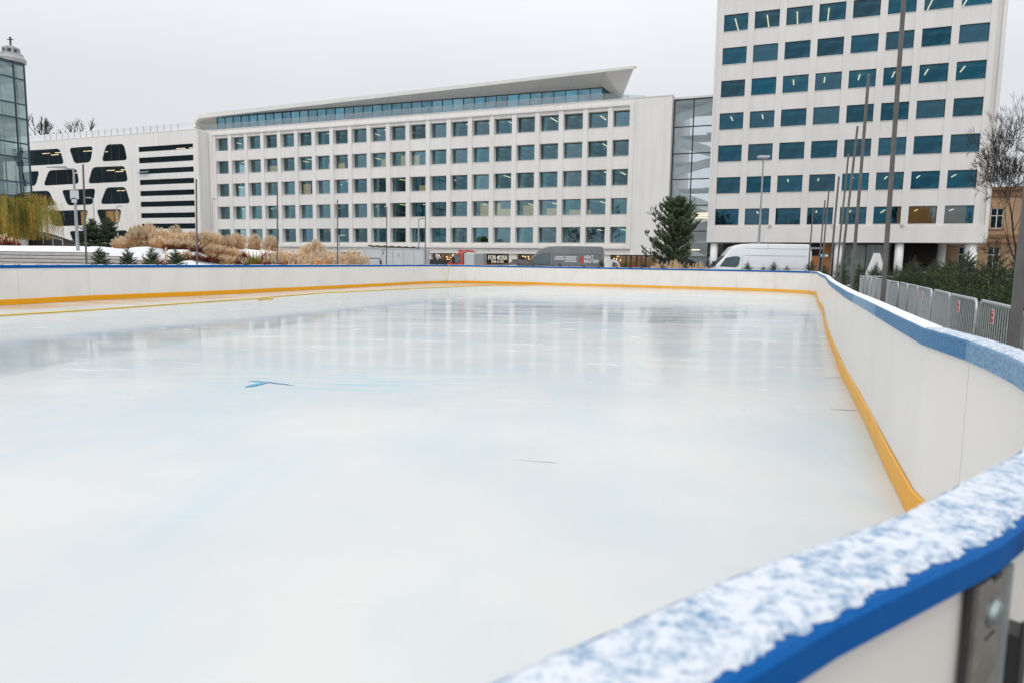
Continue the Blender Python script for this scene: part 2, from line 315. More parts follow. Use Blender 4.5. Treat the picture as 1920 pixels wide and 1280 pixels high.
# ice
def ice_mat():
    m, t, b, o = nodes('rink_ice')
    geo = N(t, 'ShaderNodeNewGeometry'); P = geo.outputs['Position']; sp = N(t, 'ShaderNodeSeparateXYZ', {0: P}); X, Y = sp.outputs[0], sp.outputs[1]
    def nz(scale, det, st=(1, 1, 1), rz=0, dist=0, loc=(0, 0, 0), rg=.55):
        mp = N(t, 'ShaderNodeMapping', {0: P, 1: loc, 2: (0, 0, rz), 3: st}); n = N(t, 'ShaderNodeTexNoise', {'Vector': mp.outputs[0], 'Scale': scale, 'Detail': det, 'Distortion': dist, 'Roughness': rg}); return n.outputs['Fac']
    big = nz(.35, 4); edge = nz(1.3, 6, (1, .5, 1))
    d = math_(t, 'ADD', math_(t, 'MULTIPLY', math_(t, 'ADD', X, 6.35), -.978), math_(t, 'MULTIPLY', math_(t, 'SUBTRACT', Y, 8.7), .207))
    dn = math_(t, 'ADD', d, math_(t, 'MULTIPLY', math_(t, 'SUBTRACT', edge, .5), 1.3))
    wa = math_(t, 'MULTIPLY', mrange(t, dn, 0, .5), mrange(t, dn, 5.0, 7.5, 1, 0, True))
    # second wet sheet across the far half
    yn = math_(t, 'ADD', Y, math_(t, 'MULTIPLY', math_(t, 'SUBTRACT', nz(.5, 5, (.35, 1.4, 1)), .5), 9))
    wb = math_(t, 'MULTIPLY', mrange(t, yn, 16, 19), mrange(t, yn, 27, 33, 1, 0))
    wb = math_(t, 'MULTIPLY', wb, mrange(t, nz(.8, 5, (.35, 1.6, 1), loc=(3, 1, 0)), .36, .56))
    wb = math_(t, 'MULTIPLY', wb, mrange(t, X, 9.5, 11.5, 1, .1))
    wet = math_(t, 'MAXIMUM', wa, wb)
    scr = mrange(t, nz(2.2, 7, (.35, 1.5, 1), rz=.2, dist=.6, rg=.7), .60, .68)             # crusty scraped patches
    wet = math_(t, 'MULTIPLY', wet, math_(t, 'SUBTRACT', 1.0, math_(t, 'MULTIPLY', scr, .9)))
    mid = math_(t, 'MULTIPLY', mrange(t, Y, 4.5, 10, 0, 1), mrange(t, nz(.5, 5, (.5, 1.3, 1)), .3, .62, .8, 1))
    # colour
    c = mixc(t, mrange(t, big, .38, .62), (.63, .642, .64), (.55, .588, .605))
    bl = math_(t, 'MULTIPLY', mrange(t, nz(.55, 5, (1.6, .55, 1), rz=-.75, loc=(7, 2, 0)), .44, .66), mrange(t, nz(2.6, 5, (2.6, .22, 1), rz=-.75), .34, .7, .25, 1))
    c = mixc(t, math_(t, 'MULTIPLY', bl, .38), c, (.36, .58, .70))
    # bluer hatching round the frozen line
    dx = math_(t, 'DIVIDE', math_(t, 'ADD', X, 1.9), 2.9); dy = math_(t, 'DIVIDE', math_(t, 'SUBTRACT', Y, 9.0), 1.9)
    rr = math_(t, 'SQRT', math_(t, 'ADD', math_(t, 'MULTIPLY', dx, dx), math_(t, 'MULTIPLY', dy, dy)))
    ht = math_(t, 'MULTIPLY', mrange(t, rr, .2, 1.15, 1, 0, True), mrange(t, nz(3.2, 6, (.28, 3.4, 1), rz=-.62), .47, .66))
    c = mixc(t, math_(t, 'MULTIPLY', ht, .62), c, (.22, .56, .76))
    c = mixc(t, mrange(t, nz(.28, 3, loc=(5, 9, 0)), .45, .7, 0, .3), c, (.73, .715, .67))          # faint yellowish areas
    c = mixc(t, math_(t, 'MULTIPLY', wet, .7), c, (.47, .53, .56))
    c = mixc(t, math_(t, 'MULTIPLY', scr, mrange(t, Y, 8, 14, 0, .8)), c, (.88, .87, .82))
    sc_ = mrange(t, nz(9, 4, (.12, 3, 1), rz=.55), .66, .72, 0, .16); c = mixc(t, sc_, c, (.9, .91, .9))
    t.links.new(c, b.inputs['Base Color'])
    rough = math_(t, 'SUBTRACT', .42, math_(t, 'MULTIPLY', mid, .325)); rough = math_(t, 'SUBTRACT', rough, math_(t, 'MULTIPLY', wet, .05)); rough = math_(t, 'ADD', rough, math_(t, 'MULTIPLY', scr, .25), True)
    t.links.new(rough, b.inputs['Roughness']); b.inputs['IOR'].default_value = 1.31; b.inputs['Specular IOR Level'].default_value = .34
    h = math_(t, 'ADD', math_(t, 'MULTIPLY', nz(3, 5, (.5, 1.5, 1)), .6), math_(t, 'MULTIPLY', nz(40, 4), .08)); h = math_(t, 'ADD', h, math_(t, 'MULTIPLY', scr, .25))
    bp = N(t, 'ShaderNodeBump', {'Height': h, 'Strength': .25, 'Distance': .0016}); t.links.new(bp.outputs[0], b.inputs['Normal'])
    df = N(t, 'ShaderNodeBsdfDiffuse', {'Color': c}); frostf = math_(t, 'SUBTRACT', mrange(t, nz(.9, 5, (.5, 1.2, 1), loc=(2, 8, 0)), .3, .7, .16, .38), math_(t, 'MULTIPLY', wet, .16), True)   # dry frost film over the gloss
    ms = N(t, 'ShaderNodeMixShader', {0: frostf, 1: b.outputs[0], 2: df.outputs[0]}); t.links.new(ms.outputs[0], o.inputs[0])
    return m
M['ice'] = ice_mat()

# ================================================================== ground
g = MB().add([(-700, -300, -.03), (700, -300, -.03), (700, 1200, -.03), (-700, 1200, -.03)], [(0, 1, 2, 3)]).build('ground', M['ground'], fix=False); tag(g, kind='structure')
r_ = MB(); q = [fw(-90, -30, -.02), fw(60, -30, -.02), fw(60, -8, -.02), fw(-90, -8, -.02)]; r_.add(q, [(0, 1, 2, 3)]); tag(r_.build('road', M['asphalt'], fix=False), kind='structure')
# ================================================================== rink boards path (counter-clockwise, ice on the left hand)
def W(x, y): v = atz(x, y); return (v.x, v.y)
near = [(-3, -.95), (-1.9, -.62), (-.92, -.08), (-.016, .552), (.258, .765), (.56, .97), (.98, 1.32), (1.31, 1.67), (1.59, 2.02), (1.81, 2.37), (1.98, 2.72), (2.12, 3.07), (2.24, 3.42), (2.44, 4.1)]
def crom(pts, step):
    out = []
    for i in range(1, len(pts)-2):
        p0, p1, p2, p3 = [Vector(p) for p in pts[i-1:i+3]]; n = max(1, round((p2-p1).length/step))
        for k in range(n):
            t = k/n; q_ = .5*((2*p1)+(p2-p0)*t+(2*p0-5*p1+4*p2-p3)*t*t+(3*p1-p0-3*p2+p3)*t**3); out.append((q_.x, q_.y))
    return out
right = crom([(2.24, 3.42), (2.44, 4.1), (3.79, 7.52), W(1581, 708), W(1567.5, 672), W(1556.5, 643), W(1551, 625), W(1547.5, 609), W(1546, 597), W(1542.5, 583), W(1534, 568.5), (16.0, 37.0), (16.35, 38.6), (15.9, 39.9), (15.22, 40.9)], 1.15)[1:]
right = [p for p in right if p[1] < 39.6]
far = [(15.22, 40.9)]+[W(*q) for q in ((1380, 545), (1308, 543), (1235, 541), (1168, 538.8), (1101, 537.4), (1039, 535.5), (978, 533.6), (913, 532.0))]+[(-3.2, 49.0), (-4.6, 48.2), (-5.7, 46.4), (-6.7, 43.9)]
left = [W(*q) for q in ((722, 536.8), (683, 538.8), (636, 541.4), (583, 544.3), (522, 547.2), (453, 551), (374, 554.7), (281, 558.8), (169, 563.8), (37, 571.4))]+[(-15.9, 19.3), (-16.8, 17.1), (-17.7, 14.8), (-18.6, 12.4), (-19.1, 9.6), (-18.4, 6.7), (-16.4, 4.3), (-13.8, 2.6), (-11.2, 1.2), (-8.6, 0.), (-5.8, -.8)]
for k in range(3, 13):
    d_ = Vector(near[min(k+1, 13)])-Vector(near[k-1]); d_.normalize(); near[k] = (near[k][0]+d_.y*.018, near[k][1]-d_.x*.018)
PATH = near+right+far+left; NP = len(PATH)
def hcap(Y): return 1.15+.05*max(0, min(1, (Y-4)/16))+.05*max(0, min(1, (Y-20)/25))
def nrm(i):
    a = Vector(PATH[(i-1) % NP]); b_ = Vector(PATH[i % NP]); c = Vector(PATH[(i+1) % NP])
    d1 = (b_-a).normalized(); d2 = (c-b_).normalized(); n1 = Vector((d1.y, -d1.x)); n2 = Vector((d2.y, -d2.x)); n = (n1+n2); n.normalize()
    return n/max(.5, n.dot(n1))
NR = [nrm(i) for i in range(NP)]
def sweep(mb, idx, prof, gap=.003, lift=0):           # prof: (outward offset, z, 'c' for measured down from the cap)
    n = len(prof); base = len(mb.v); vs = []
    for j, i in enumerate(idx):
        P = Vector(PATH[i % NP]); nn = NR[i % NP]
        if gap and (j == 0 or j == len(idx)-1):
            Qn = Vector(PATH[idx[1] % NP] if j == 0 else PATH[idx[-2] % NP]); P = P+(Qn-P).normalized()*gap
        H = hcap(P.y)
        ex = lift*noise.noise(Vector((P.x*.9, P.y*.9, 2.))) if P.x > 1.8 and P.y < 37 else 0
        for pr in prof:
            z = H+pr[1] if len(pr) > 2 else pr[1]; oo = pr[0]-abs(ex)*(1 if pr[1] < .17 and len(pr) == 2 else .6); vs.append((P.x+nn.x*oo, P.y+nn.y*oo, z))
    fs = [(j*n+k, j*n+(k+1) % n, (j+1)*n+(k+1) % n, (j+1)*n+k) for j in range(len(idx)-1) for k in range(n)]
    fs += [tuple(range(n-1, -1, -1)), tuple((len(idx)-1)*n+k for k in range(n))]
    mb.add(vs, fs)
# groups of vertices = panels
segs = []
i = 0
near_groups = [[0, 1, 2, 3], [3, 4, 5, 6], [6, 7, 8, 9, 10, 11, 12]]
for gidx in near_groups: segs.append(gidx)
i = 12
while i < NP-1:
    if i == 12: segs.append([12, 13, 14, 15]); i = 15; continue
    j = i+1; 
    while j < NP-1 and (Vector(PATH[j])-Vector(PATH[i])).length < 1.6: j += 1
    segs.append(list(range(i, j+1))); i = j
segs.append([NP-1, NP])
rink = empty('rink_boards', (0, 0, 0), 0, 'white dasher boards with blue top rail and yellow kick strip enclosing the ice', 'rink boards')
for gi in segs:
    a = MB(); sweep(a, gi, [(0, -.02), (0, -.05, 'c'), (.088, -.05, 'c'), (.088, -.02)]); a.build('board_panel', M['board'], rink)
    a = MB(); sweep(a, gi, [(-.012, .004), (-.012, .165), (-.001, .175), (-.001, .004)], lift=.016); a.build('kick_strip', M['kick'], rink)
    X0, Y0 = PATH[gi[0] % NP]
    frosty = X0 > .9 and Y0 < 37
    a = MB(); sweep(a, gi, [(-.02, -.098, 'c'), (-.02, -.008, 'c'), (-.014, 0, 'c'), (.102, 0, 'c'), (.108, -.006, 'c'), (.108, -.040, 'c'), (.09, -.046, 'c'), (-.002, -.047, 'c'), (-.004, -.098, 'c')], gap=.0015)
    a.build('cap_rail', M['blue_frost'] if frosty else M['blue'], rink)
    # white rail shadow line under the far caps is the board edge itself
# snow lying on the cap
def snow_strip(i0, i1, step, across, thr, hmax, edge, seed, w0=-.016, w1=.104):
    pts = []
    for i in range(i0, i1):
        A = Vector(PATH[i % NP]); B = Vector(PATH[(i+1) % NP]); n = max(1, int((B-A).length/step)); 
        for k in range(n): t = k/n; pts.append((A.lerp(B, t), NR[i % NP].lerp(NR[(i+1) % NP], t)))
    mb = MB(); vs = []; H = []
    for a, (P, nn) in enumerate(pts):
        for c in range(across+1):
            f = c/across; o = w0+(w1-w0)*f; o -= f**5*.014*max(0, .5+noise.noise(Vector((P.x*28, P.y*28, seed+9)))+.6*noise.noise(Vector((P.x*90, P.y*90, seed)))); o += (1-f)**5*.006*max(0, .5+noise.noise(Vector((P.x*30, P.y*30, seed+3)))); x, y = P.x+nn.x*o, P.y+nn.y*o
            v = noise.fractal(Vector((x*16, y*16, seed)), 1, 2, 5)*.5+.5
            v2 = noise.noise(Vector((x*3, y*3, seed+5)))*.5+.5
            ed = min(f, 1-f)*across/edge; ed = min(1, ed)
            s_ = v*.75+v2*.25+(.22 if ed >= 1 else .22*ed)-(.16 if ed < .5 and c > 2 else 0)
            h = max(0., s_-thr); H.append(h); h *= min(1, a/6, (len(pts)-1-a)/6)
            vs.append((x, y, hcap(P.y)+.0008+min(hmax, h*hmax*3.2)*min(1, max(0, ed-.25)*1.6)))
    n = across+1; fs = []
    for a in range(len(pts)-1):
        for c in range(across):
            q = (a*n+c, a*n+c+1, (a+1)*n+c+1, (a+1)*n+c)
            if sum(H[k] > .0 for k in q) >= 3: fs.append(q)
    mb.add(vs, fs); return mb
snow_strip(1, 13, .005, 26, .05, .007, 2.6, 3).build('cap_snow', M['cap_snow'], rink, smooth=True, fix=False)
snow_strip(13, len(near)+len(right), .03, 14, .26, .008, 1.6, 8, -.016, .107).build('cap_snow', M['snow'], rink, smooth=True, fix=False)
snow_strip(len(near)+len(right), NP-10, .1, 6, .50, .012, 1.2, 11).build('cap_snow', M['snow'], rink, smooth=True, fix=False)
# screws along the kick strips near the right
sm = MB()
for gi in segs:
    for i in gi[:-1]:
        A = Vector(PATH[i % NP]); B = Vector(PATH[(i+1) % NP]); n = max(1, int((B-A).length/.33)); nn = NR[i % NP]
        for k in range(n):
            P = A.lerp(B, (k+.5)/n); z = .10+.045*((k+i) % 3-1); sm.tube((P.x-nn.x*.011, P.y-nn.y*.011, z), (P.x-nn.x*.015, P.y-nn.y*.015, z), .0045, n=6)
sm.build('kick_strip_screws', M['dark'], rink)
# outside support next to the camera
def vhit(x, y, A, B):
    d = ray(x, y); n = Vector((B[1]-A[1], -(B[0]-A[0]), 0)); return CP+d*((Vector((A[0], A[1], EYE))-CP).dot(n)/d.dot(n))
i = 5; A = Vector(PATH[5]); B = Vector(PATH[6]); nn = NR[5].lerp(NR[6], .5).normalized(); oa = A+nn*.09; ob_ = B+nn*.09
hb = vhit(1841, 1138, oa, ob_); dirv = (B-A).normalized()
post = empty('support_post', (hb.x, hb.y, 0), math.atan2(dirv.y, dirv.x), 'grey steel upright bolted to the outside of the nearest rink board', 'steel post')
a = MB().box(-.042, .036, -.012, -.0, 0, 1.098); bevel(a.build('front_plate', M['plate'] if 'plate' in M else pm('worn_steel_plate', (.30, .28, .255), (.19, .175, .155), scale=14, rough=.55, metallic=.35, bump=.15, spread=(.35, .6)), post), .002)
a = MB().box(.036, .044, -.018, 0., 0, 1.102); a.build('flange', M['steel'], post)
a = MB().box(-.050, -.042, -.004, 0, 0, 1.098); a.build('rubber_seal', M['dark'], post)
post.scale = (1.3, 1, 1); bo = MB(); zc = hb.z; 
bo.tube((0, -.012, zc), (0, -.015, zc), .020, n=24).tube((0, -.015, zc), (0, -.021, zc), .016, .013, n=24).tube((0, -.021, zc), (0, -.023, zc), .013, .006, n=24); bo.build('bolt', pm('zinc_bolt', (.45, .52, .52), (.3, .36, .36), scale=40, rough=.3, metallic=.9), post, smooth=False)
MB().box(-.006, .018, -.0135, -.011, zc+.043, zc+.052).build('slot', M['dark'], post); MB().box(-.016, .012, -.0135, -.011, zc-.034, zc-.031).build('scratch', M['dark'], post)
a = MB().box(.046, .085, -.03, .0, 0, 1.0).box(.048, .057, -.034, -.03, zc-.4, zc-.03).box(.05, .059, -.034, -.03, zc+.02, zc+.1); a.build('hinge_bracket', M['dark'], post)
# ================================================================== ice
ic = MB(); ic.add([(p[0], p[1], 0) for p in PATH], [tuple(range(NP))]); ice = ic.build('ice', M['ice'], fix=False); tag(ice, kind='structure')
bm = bmesh.new(); bm.from_mesh(ice.data); bmesh.ops.triangulate(bm, faces=bm.faces[:]); 
for f in bm.faces:
    if f.normal.z < 0: f.normal_flip()
bm.to_mesh(ice.data); bm.free()
def ribbon(pts, wds, z, name, mat, parent=None):
    mb = MB(); vs = []
    P = [Vector((*W(*p), 0)) for p in pts]
    for k, p in enumerate(P):
        d = (P[min(k+1, len(P)-1)]-P[max(0, k-1)]).normalized(); n = Vector((-d.y, d.x, 0)); vs += [p+n*wds[k]+Vector((0, 0, z)), p-n*wds[k]+Vector((0, 0, z))]
    mb.add(vs, [(2*k, 2*k+1, 2*k+3, 2*k+2) for k in range(len(P)-1)]); return mb.build(name, mat, parent, fix=False)
bl1 = pm('dark_blue_line', (.02, .11, .26), (.05, .22, .4), scale=8, rough=.3); bl2 = pm('cyan_line', (.0, .36, .70), (.06, .48, .76), scale=8, rough=.3)
ribbon([(466, 713.6), (480, 714.6), (492, 715.4), (503, 716), (517, 718.4), (535, 720), (551, 722.6)], [.004, .019, .021, .026, .022, .020, .003], .004, 'frozen_blue_line', bl1, ice)
ribbon([(459, 725.6), (472, 723), (486, 719.6), (502, 716.4)], [.006, .045, .05, .016], .008, 'frozen_cyan_line', bl2, ice)
ribbon([(955, 860), (1000, 864), (1030, 866), (1050, 868)], [.001, .004, .006, .001], .004, 'frozen_blue_line', pm('pale_blue_line', (.54, .62, .67), rough=.3), ice)
mk = pm('brown_ice_mark', (.42, .38, .35), (.5, .48, .45), scale=9, rough=.3)  # thin brown marks on the ice beside the right-hand boards
for pts_, wd_ in (([(1545, 708), (1562, 707.6), (1579, 707.4)], .012), ([(1558, 767), (1580, 768), (1606, 769)], .014), ([(1524, 607), (1545, 608)], .02), ([(1524, 622), (1549, 623)], .018)):
    ribbon(pts_, [wd_*.3]+[wd_]*(len(pts_)-2)+[wd_*.8], .004, 'ice_mark', mk, ice)
# hose
hp = [(-60, 597), (0, 593), (100, 587), (200, 580.5), (300, 573.2), (400, 566.2), (470, 561.6), (500, 559.0), (512, 561.5), (486, 563.4), (482, 560.4), (530, 556.3), (600, 550.8), (700, 545.4), (800, 540.6), (880, 537.4), (930, 535.4), (955, 534.9)]
P = [Vector((*W(*p), .02)) for p in hp]
hs = MB().path(P, .019, 6); o = hs.build('yellow_hose', M['hose'], smooth=True); tag(o, 'long thin yellow hose lying across the ice along the left boards', 'hose')
P0 = Vector((*W(834, 531.3), 0)); hY = P0.y
pp = [atY(833, 530.6, hY-.15), atY(838, 526, hY-.05), atY(840, 515, hY-.05), atY(841, 505, hY-.04)]; top = atY(842, 498.2, hY+.0); pp += [top, top+Vector((.02, .22, .01)), top+Vector((.03, .4, -.5))]
hs = MB().path(pp, .019, 6); o = hs.build('yellow_hose', pm('pale_yellow_hose', (.80, .68, .25), rough=.5), smooth=True); tag(o, 'pale yellow hose hanging over the far boards in front of the red truck', 'hose')
# ================================================================== crowd barriers
def barrier_proto(L=2.2, Hh=1.1):
    root = empty('crowd_barrier', (0, 0, 0), 0)
    a = MB(); r = .02; c = .13; pts = [(0.03, 0, .0), (0.03, 0, Hh-c), (.03+c*.3, 0, Hh-c*.3), (.03+c, 0, Hh), (L-.03-c, 0, Hh), (L-.03-c*.3, 0, Hh-c*.3), (L-.03, 0, Hh-c), (L-.03, 0, 0)]
    a.path(pts, r, 8); a.tube((.03, 0, .2), (L-.03, 0, .2), .015, n=6); a.build('frame', M['steel'], root, smooth=True)
    a = MB(); n = 17
    for k in range(1, n): x = .03+(L-.06)*k/n; a.tube((x, 0, .2), (x, 0, Hh-.01), .0075, n=5, cap=False)
    a.build('bars', M['steel'], root)
    a = MB()
    for x in (.35, L-.35): a.box(x-.02, x+.02, -.3, .3, 0, .03); a.box(x-.02, x+.02, -.015, .015, .03, .2)
    a.build('feet', M['steel'], root)
    a = MB()
    for z in (.35, .8): a.tube((.0, 0, z), (-.05, 0, z), .012, n=6); a.tube((-.045, 0, z-.05), (-.045, 0, z+.03), .009, n=6)
    a.build('hook', M['steel'], root)
    return root
bp0 = barrier_proto(); used = [False]
def place_barrier(p0, ang, label, group, sign=False, Ls=1., zs=1., snow=False):
    o = bp0 if not used[0] else copy_tree(bp0); used[0] = True
    o.location = (p0[0], p0[1], 0); o.rotation_euler = (0, 0, ang); o.scale = (Ls, 1, zs); tag(o, label, 'crowd barrier', group)
    todo.append((o, sign, snow)); return o
todo = []
# right-hand row runs from beside the camera to the far corner
y = 5.05; bx = lambda Y: 5.31+(Y-7.49)*.452-max(0, Y-18)*.03
k = 0; bpos = [(bx(4.9), 4.9)]
P = Vector((bx(4.95), 4.95))
while P.y < 33:
    Yn = P.y+2.0; Qv = Vector((bx(Yn), Yn)); ang = math.atan2(Qv.y-P.y, Qv.x-P.x)
    jit = rnd.uniform(-.015, .015)
    place_barrier(P, ang+jit, 'grey steel crowd barrier, %s from the near end of the right-hand row' % ORD[k]+(', with red sign' if k in (1, 2, 4, 8) else ''), 'crowd barriers beside the right-hand boards', sign=k in (1, 2, 4, 8)); k += 1
    P = P+Vector((math.cos(ang), math.sin(ang)))*2.24
# one seen end on by the far corner
place_barrier((15.6, 31.2), math.radians(-20), 'rounded crowd barrier turned across the end of the right-hand row', 'crowd barriers beside the right-hand boards', Ls=.75)
# behind the left boards
L_ = [Vector(p) for p in left[:12]][::-1]; pos = 0; k = 0
pl = [(p-Vector((1, -.45)).normalized()*-0+Vector((-1.9, .6))) for p in L_]
tot = [0]
for i in range(len(pl)-1): tot.append(tot[-1]+(pl[i+1]-pl[i]).length)
def along(s):
    for i in range(len(pl)-1):
        if s <= tot[i+1]: return pl[i].lerp(pl[i+1], (s-tot[i])/(tot[i+1]-tot[i]))
    return pl[-1]
s = 0
while s+2.25 < tot[-1]:
    A = along(s); B = along(s+2.22); place_barrier(A, math.atan2(B.y-A.y, B.x-A.x), 'snow-topped crowd barrier, %s from the left, just showing over the left boards' % ORD[k], 'crowd barriers behind the left boards', sign=k in (1, 3, 5, 8), zs=1.035, snow=True); s += 2.26; k += 1
SG = MB().box(-.13, .13, -.006, 0, -.19, .19); sign_me = SG.mesh('sign_plate', M['white_paint'])
SR = MB().box(-.105, .105, -.009, -.006, .125, .17).box(-.105, .105, -.009, -.006, -.17, -.05).box(-.105, -.088, -.009, -.006, -.05, .125).box(.088, .105, -.009, -.006, -.05, .125)
for kx in range(5): SR.box(-.07+kx*.03, -.052+kx*.03, -.009, -.006, -.01, .09)
sr_me = SR.mesh('red_print', M['red_sign'])
SN = MB(); 
for kx in range(40):
    x = .1+kx*.05; SN.box(x, x+.05, -.02, .02, 1.112, 1.125+.012*noise.noise(Vector((kx*.7, 0, 0))))
sn_me = SN.mesh('snow_line', M['snow'])
for o, sg, snw in todo:
    if sg:
        sp_ = part('sign', sign_me, o, (1.15, -.03 if o.location.x > 0 else .03, .955), sc=(.58, 1, .42)); 
        if o.location.x > 0: sp_.rotation_euler = (0, 0, math.pi); sp_.location.y = .03
        part('red_print', sr_me, sp_)
    if snw: part('snow_line', sn_me, o)
# ================================================================== slim posts round the rink
def mast(px, ybase, ytop, Y, r, label, group, mat='pole', cat='pole'):
    b_ = atY(px[0], ybase, Y); zt = atY(px[1], ytop, Y).z
    t = empty('mast', (b_.x, Y, 0), 0, label, cat, group)
    dx = atY(px[1], ytop, Y).x-b_.x; a = MB().tube((0, 0, .012), (dx, 0, zt), r, r*.85, n=14).tube((dx, 0, zt), (dx, 0, zt+.02), r*.9, r*.5, n=14); a.build('shaft', M[mat], t, smooth=False)
    a = MB().box(-.13, .13, -.13, .13, 0, .014); a.build('base_plate', M['steel'], t)
    return t
gL = 'slim grey masts along the left boards'
for k, (xb, xt, yt, Y) in enumerate([(161, 155.7, 309.5, 25.6), (368, 368, 337, 29.5), (519, 520, 359, 34.2), (632, 633, 375, 38.6), (724, 725.5, 388.6, 42.4), (797, 797.7, 399.7, 46.5)]):
    mast((xb, xt), 497, yt, Y, .036, 'slim grey mast behind the left boards, %s from the left' % ORD[k], gL)
gR = 'slim grey masts along the right-hand boards'
rm = [((1897, 2062), 640, -900, 3.95, .031, 'thick dark mast closest to the camera at the right edge'), ((1656, 1711), 555, -230, 8.9, .030, 'tall dark mast in front of the right-hand barriers, second from the camera'),
      ((1596, 1629), 532, 141, 16.0, .038, 'dark mast rising to the middle tower windows, third from the camera'), ((1572, 1608), 520, 238, 20.5, .036, 'dark mast leaning beside the third one, fourth from the camera'),
      ((1566, 1591), 515, 290, 25.5, .036, 'grey mast in the right-hand cluster, fifth from the camera'), ((1555, 1573), 511, 332, 30, .045, 'grey mast in the right-hand cluster, sixth from the camera'),
      ((1539, 1554), 508, 359, 38, .045, 'grey mast in the right-hand cluster, seventh from the camera'), ((1533, 1547), 507, 376, 41, .045, 'grey mast in the right-hand cluster, second furthest from the camera'),
      ((1515, 1525), 506, 390, 44, .045, 'grey mast in the right-hand cluster, furthest from the camera')]
for (px, yb, yt, Y, r, lab) in rm: mast(px, yb, yt, Y, r, lab, gR)
# ================================================================== facade builder
def facade(root, wall_mat, pane_mat, cols, ww, rows, wh, s0, s1, z0, z1, pf, sf, gd, back, skip=None, maxw=100):
    """piers at depth pf, spandrels at depth sf, glass at gd; local x along, y back, z up"""
    a = MB(); cs = sorted(cols)
    ed = [s0]+[c for c in cs]; 
    prev = s0
    for c in cs: a.box(prev, c, pf, back, z0, z1); prev = c+ww
    a.box(prev, s1, pf, back, z0, z1)
    zz = [z0]+[v for r_ in sorted(rows) for v in (r_, r_+wh)]+[z1]
    for c in cs:
        for k in range(0, len(zz), 2):
            if zz[k+1]-zz[k] > .01: a.box(c, c+ww, sf, back, zz[k], zz[k+1])
    a.build('wall', wall_mat, root)
    fr = MB(); t = .06
    fr.box(0, ww, gd-.03, gd+.05, 0, t).box(0, ww, gd-.03, gd+.05, wh-t, wh).box(0, t, gd-.03, gd+.05, t, wh-t).box(ww-t, ww, gd-.03, gd+.05, t, wh-t)
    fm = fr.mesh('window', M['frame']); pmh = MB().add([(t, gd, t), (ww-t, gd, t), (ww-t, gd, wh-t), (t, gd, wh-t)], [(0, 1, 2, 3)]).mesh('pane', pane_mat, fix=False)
    sill = MB().box(0, ww, sf-.05, gd-.031, -.035, -.002).mesh('window_sill', M['roofedge'])
    cells = [(c, r_) for c in cs for r_ in sorted(rows)]; extra = []
    if len(cells) > maxw: extra = cells[:len(cells)-maxw]; cells = cells[len(cells)-maxw:]
    for c, r_ in cells:
        w_ = part('window', fm, root, (c, 0, r_)); part('pane', pmh, w_); part('window_sill', sill, w_)
    if extra:
        b_ = MB(); p_ = MB()
        for c, r_ in extra:
            b_.box(c, c+ww, gd-.03, gd+.05, r_, r_+t).box(c, c+ww, gd-.03, gd+.05, r_+wh-t, r_+wh).box(c, c+t, gd-.03, gd+.05, r_+t, r_+wh-t).box(c+ww-t, c+ww, gd-.03, gd+.05, r_+t, r_+wh-t)
            p_.add([(c+t, gd, r_+t), (c+ww-t, gd, r_+t), (c+ww-t, gd, r_+wh-t), (c+t, gd, r_+wh-t)], [(0, 1, 2, 3)])
        w_ = b_.build('window', M['frame'], root); tag(w_, kind='stuff'); p_.build('pane', pane_mat, w_, fix=False)
    return cs
def interior(root, s0, s1, rows, wh, d0, d1, extra_h=.35, mat='interior', part_walls=None):
    a = MB(); rs = sorted(rows)
    for k, r_ in enumerate(rs):
        top = r_+wh+extra_h; nb = rs[k+1]-.75 if k+1 < len(rs) else top+.5
        a.box(s0, s1, d0, d1, top, nb)
    a.box(s0, s1, d0, d1, rs[0]-1.0, rs[0]-.75); a.box(s0, s1, d1, d1+.1, rs[0]-1, rs[-1]+wh+1)
    for x in (part_walls or []): a.box(x, x+.12, d0, d1, rs[0]-.7, rs[-1]+wh+.3)
    return a.build('interior', M[mat], root)
def strips(root, items, wh, d0=1.4, ln=2.4, seg=1):
    for (c, z, off, n, dd) in items:
        a = MB()
        for k in range(n): y0 = dd+k*(ln+.18); a.box(-.055, .055, y0, y0+ln, 0, .05)
        o = a.build('ceiling_light', M['lamp_warm'], root); o.location = (c+off, 0, z)
# ------------------------------------------------------------------ long office building
off = empty('office_building', fw(0, 0, 0), FROT, 'long white office block with deep square windows and a sloping canopy roof', 'building')
CW, CS = 2.45, 3.052; cols = [-61.86+CS*k for k in range(21)]; RZ = [3.98+3.37*k for k in range(5)]; RH = 1.87
S0, S1 = -63.25, 1.75
facade(off, M['render'], M['pane'], cols, CW, RZ, RH, -62.35, 1.2, 3.62, 19.75, 0.06, .18, .85, 1.2, maxw=100)
a = MB()
a.box(-62.95, 1.72, -.06, 1.0, 3.27, 3.62).box(-62.95, -62.35, -.06, 1.0, 3.62, 19.75).box(1.2, 1.72, -.06, 1.0, 3.62, 19.75).box(-62.95, 1.72, -.06, 1.0, 19.75, 20.02)
a.build('facade_border', M['render'], off)
a = MB().box(1.722, 6.02, .05, 1.1, 2.55, 20.5).box(-63.6, -62.952, .05, 1.1, .0, 20.5).box(-62.95, 1.72, .05, 1.1, 20.022, 20.5).box(-62.95, 1.72, .25, 1.1, 2.55, 3.268)
a.build('plain_wall', M['render'], off)
a = MB().box(-63.65, 6.06, .0, 1.15, 20.503, 20.58); a.build('parapet_coping', M['roofedge'], off)
a = MB().box(-63.5, 6.0, 1.15, 14, 20.0, 20.4); a.box(-63.5, 6.0, 13.9, 14.2, 0, 20.0); a.box(5.9, 6.0, 1.11, 14, 2.6, 20.0); a.build('roof_deck', M['roofedge'], off)
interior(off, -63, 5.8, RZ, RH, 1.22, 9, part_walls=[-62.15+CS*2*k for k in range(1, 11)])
items = []
rr = random.Random(11)
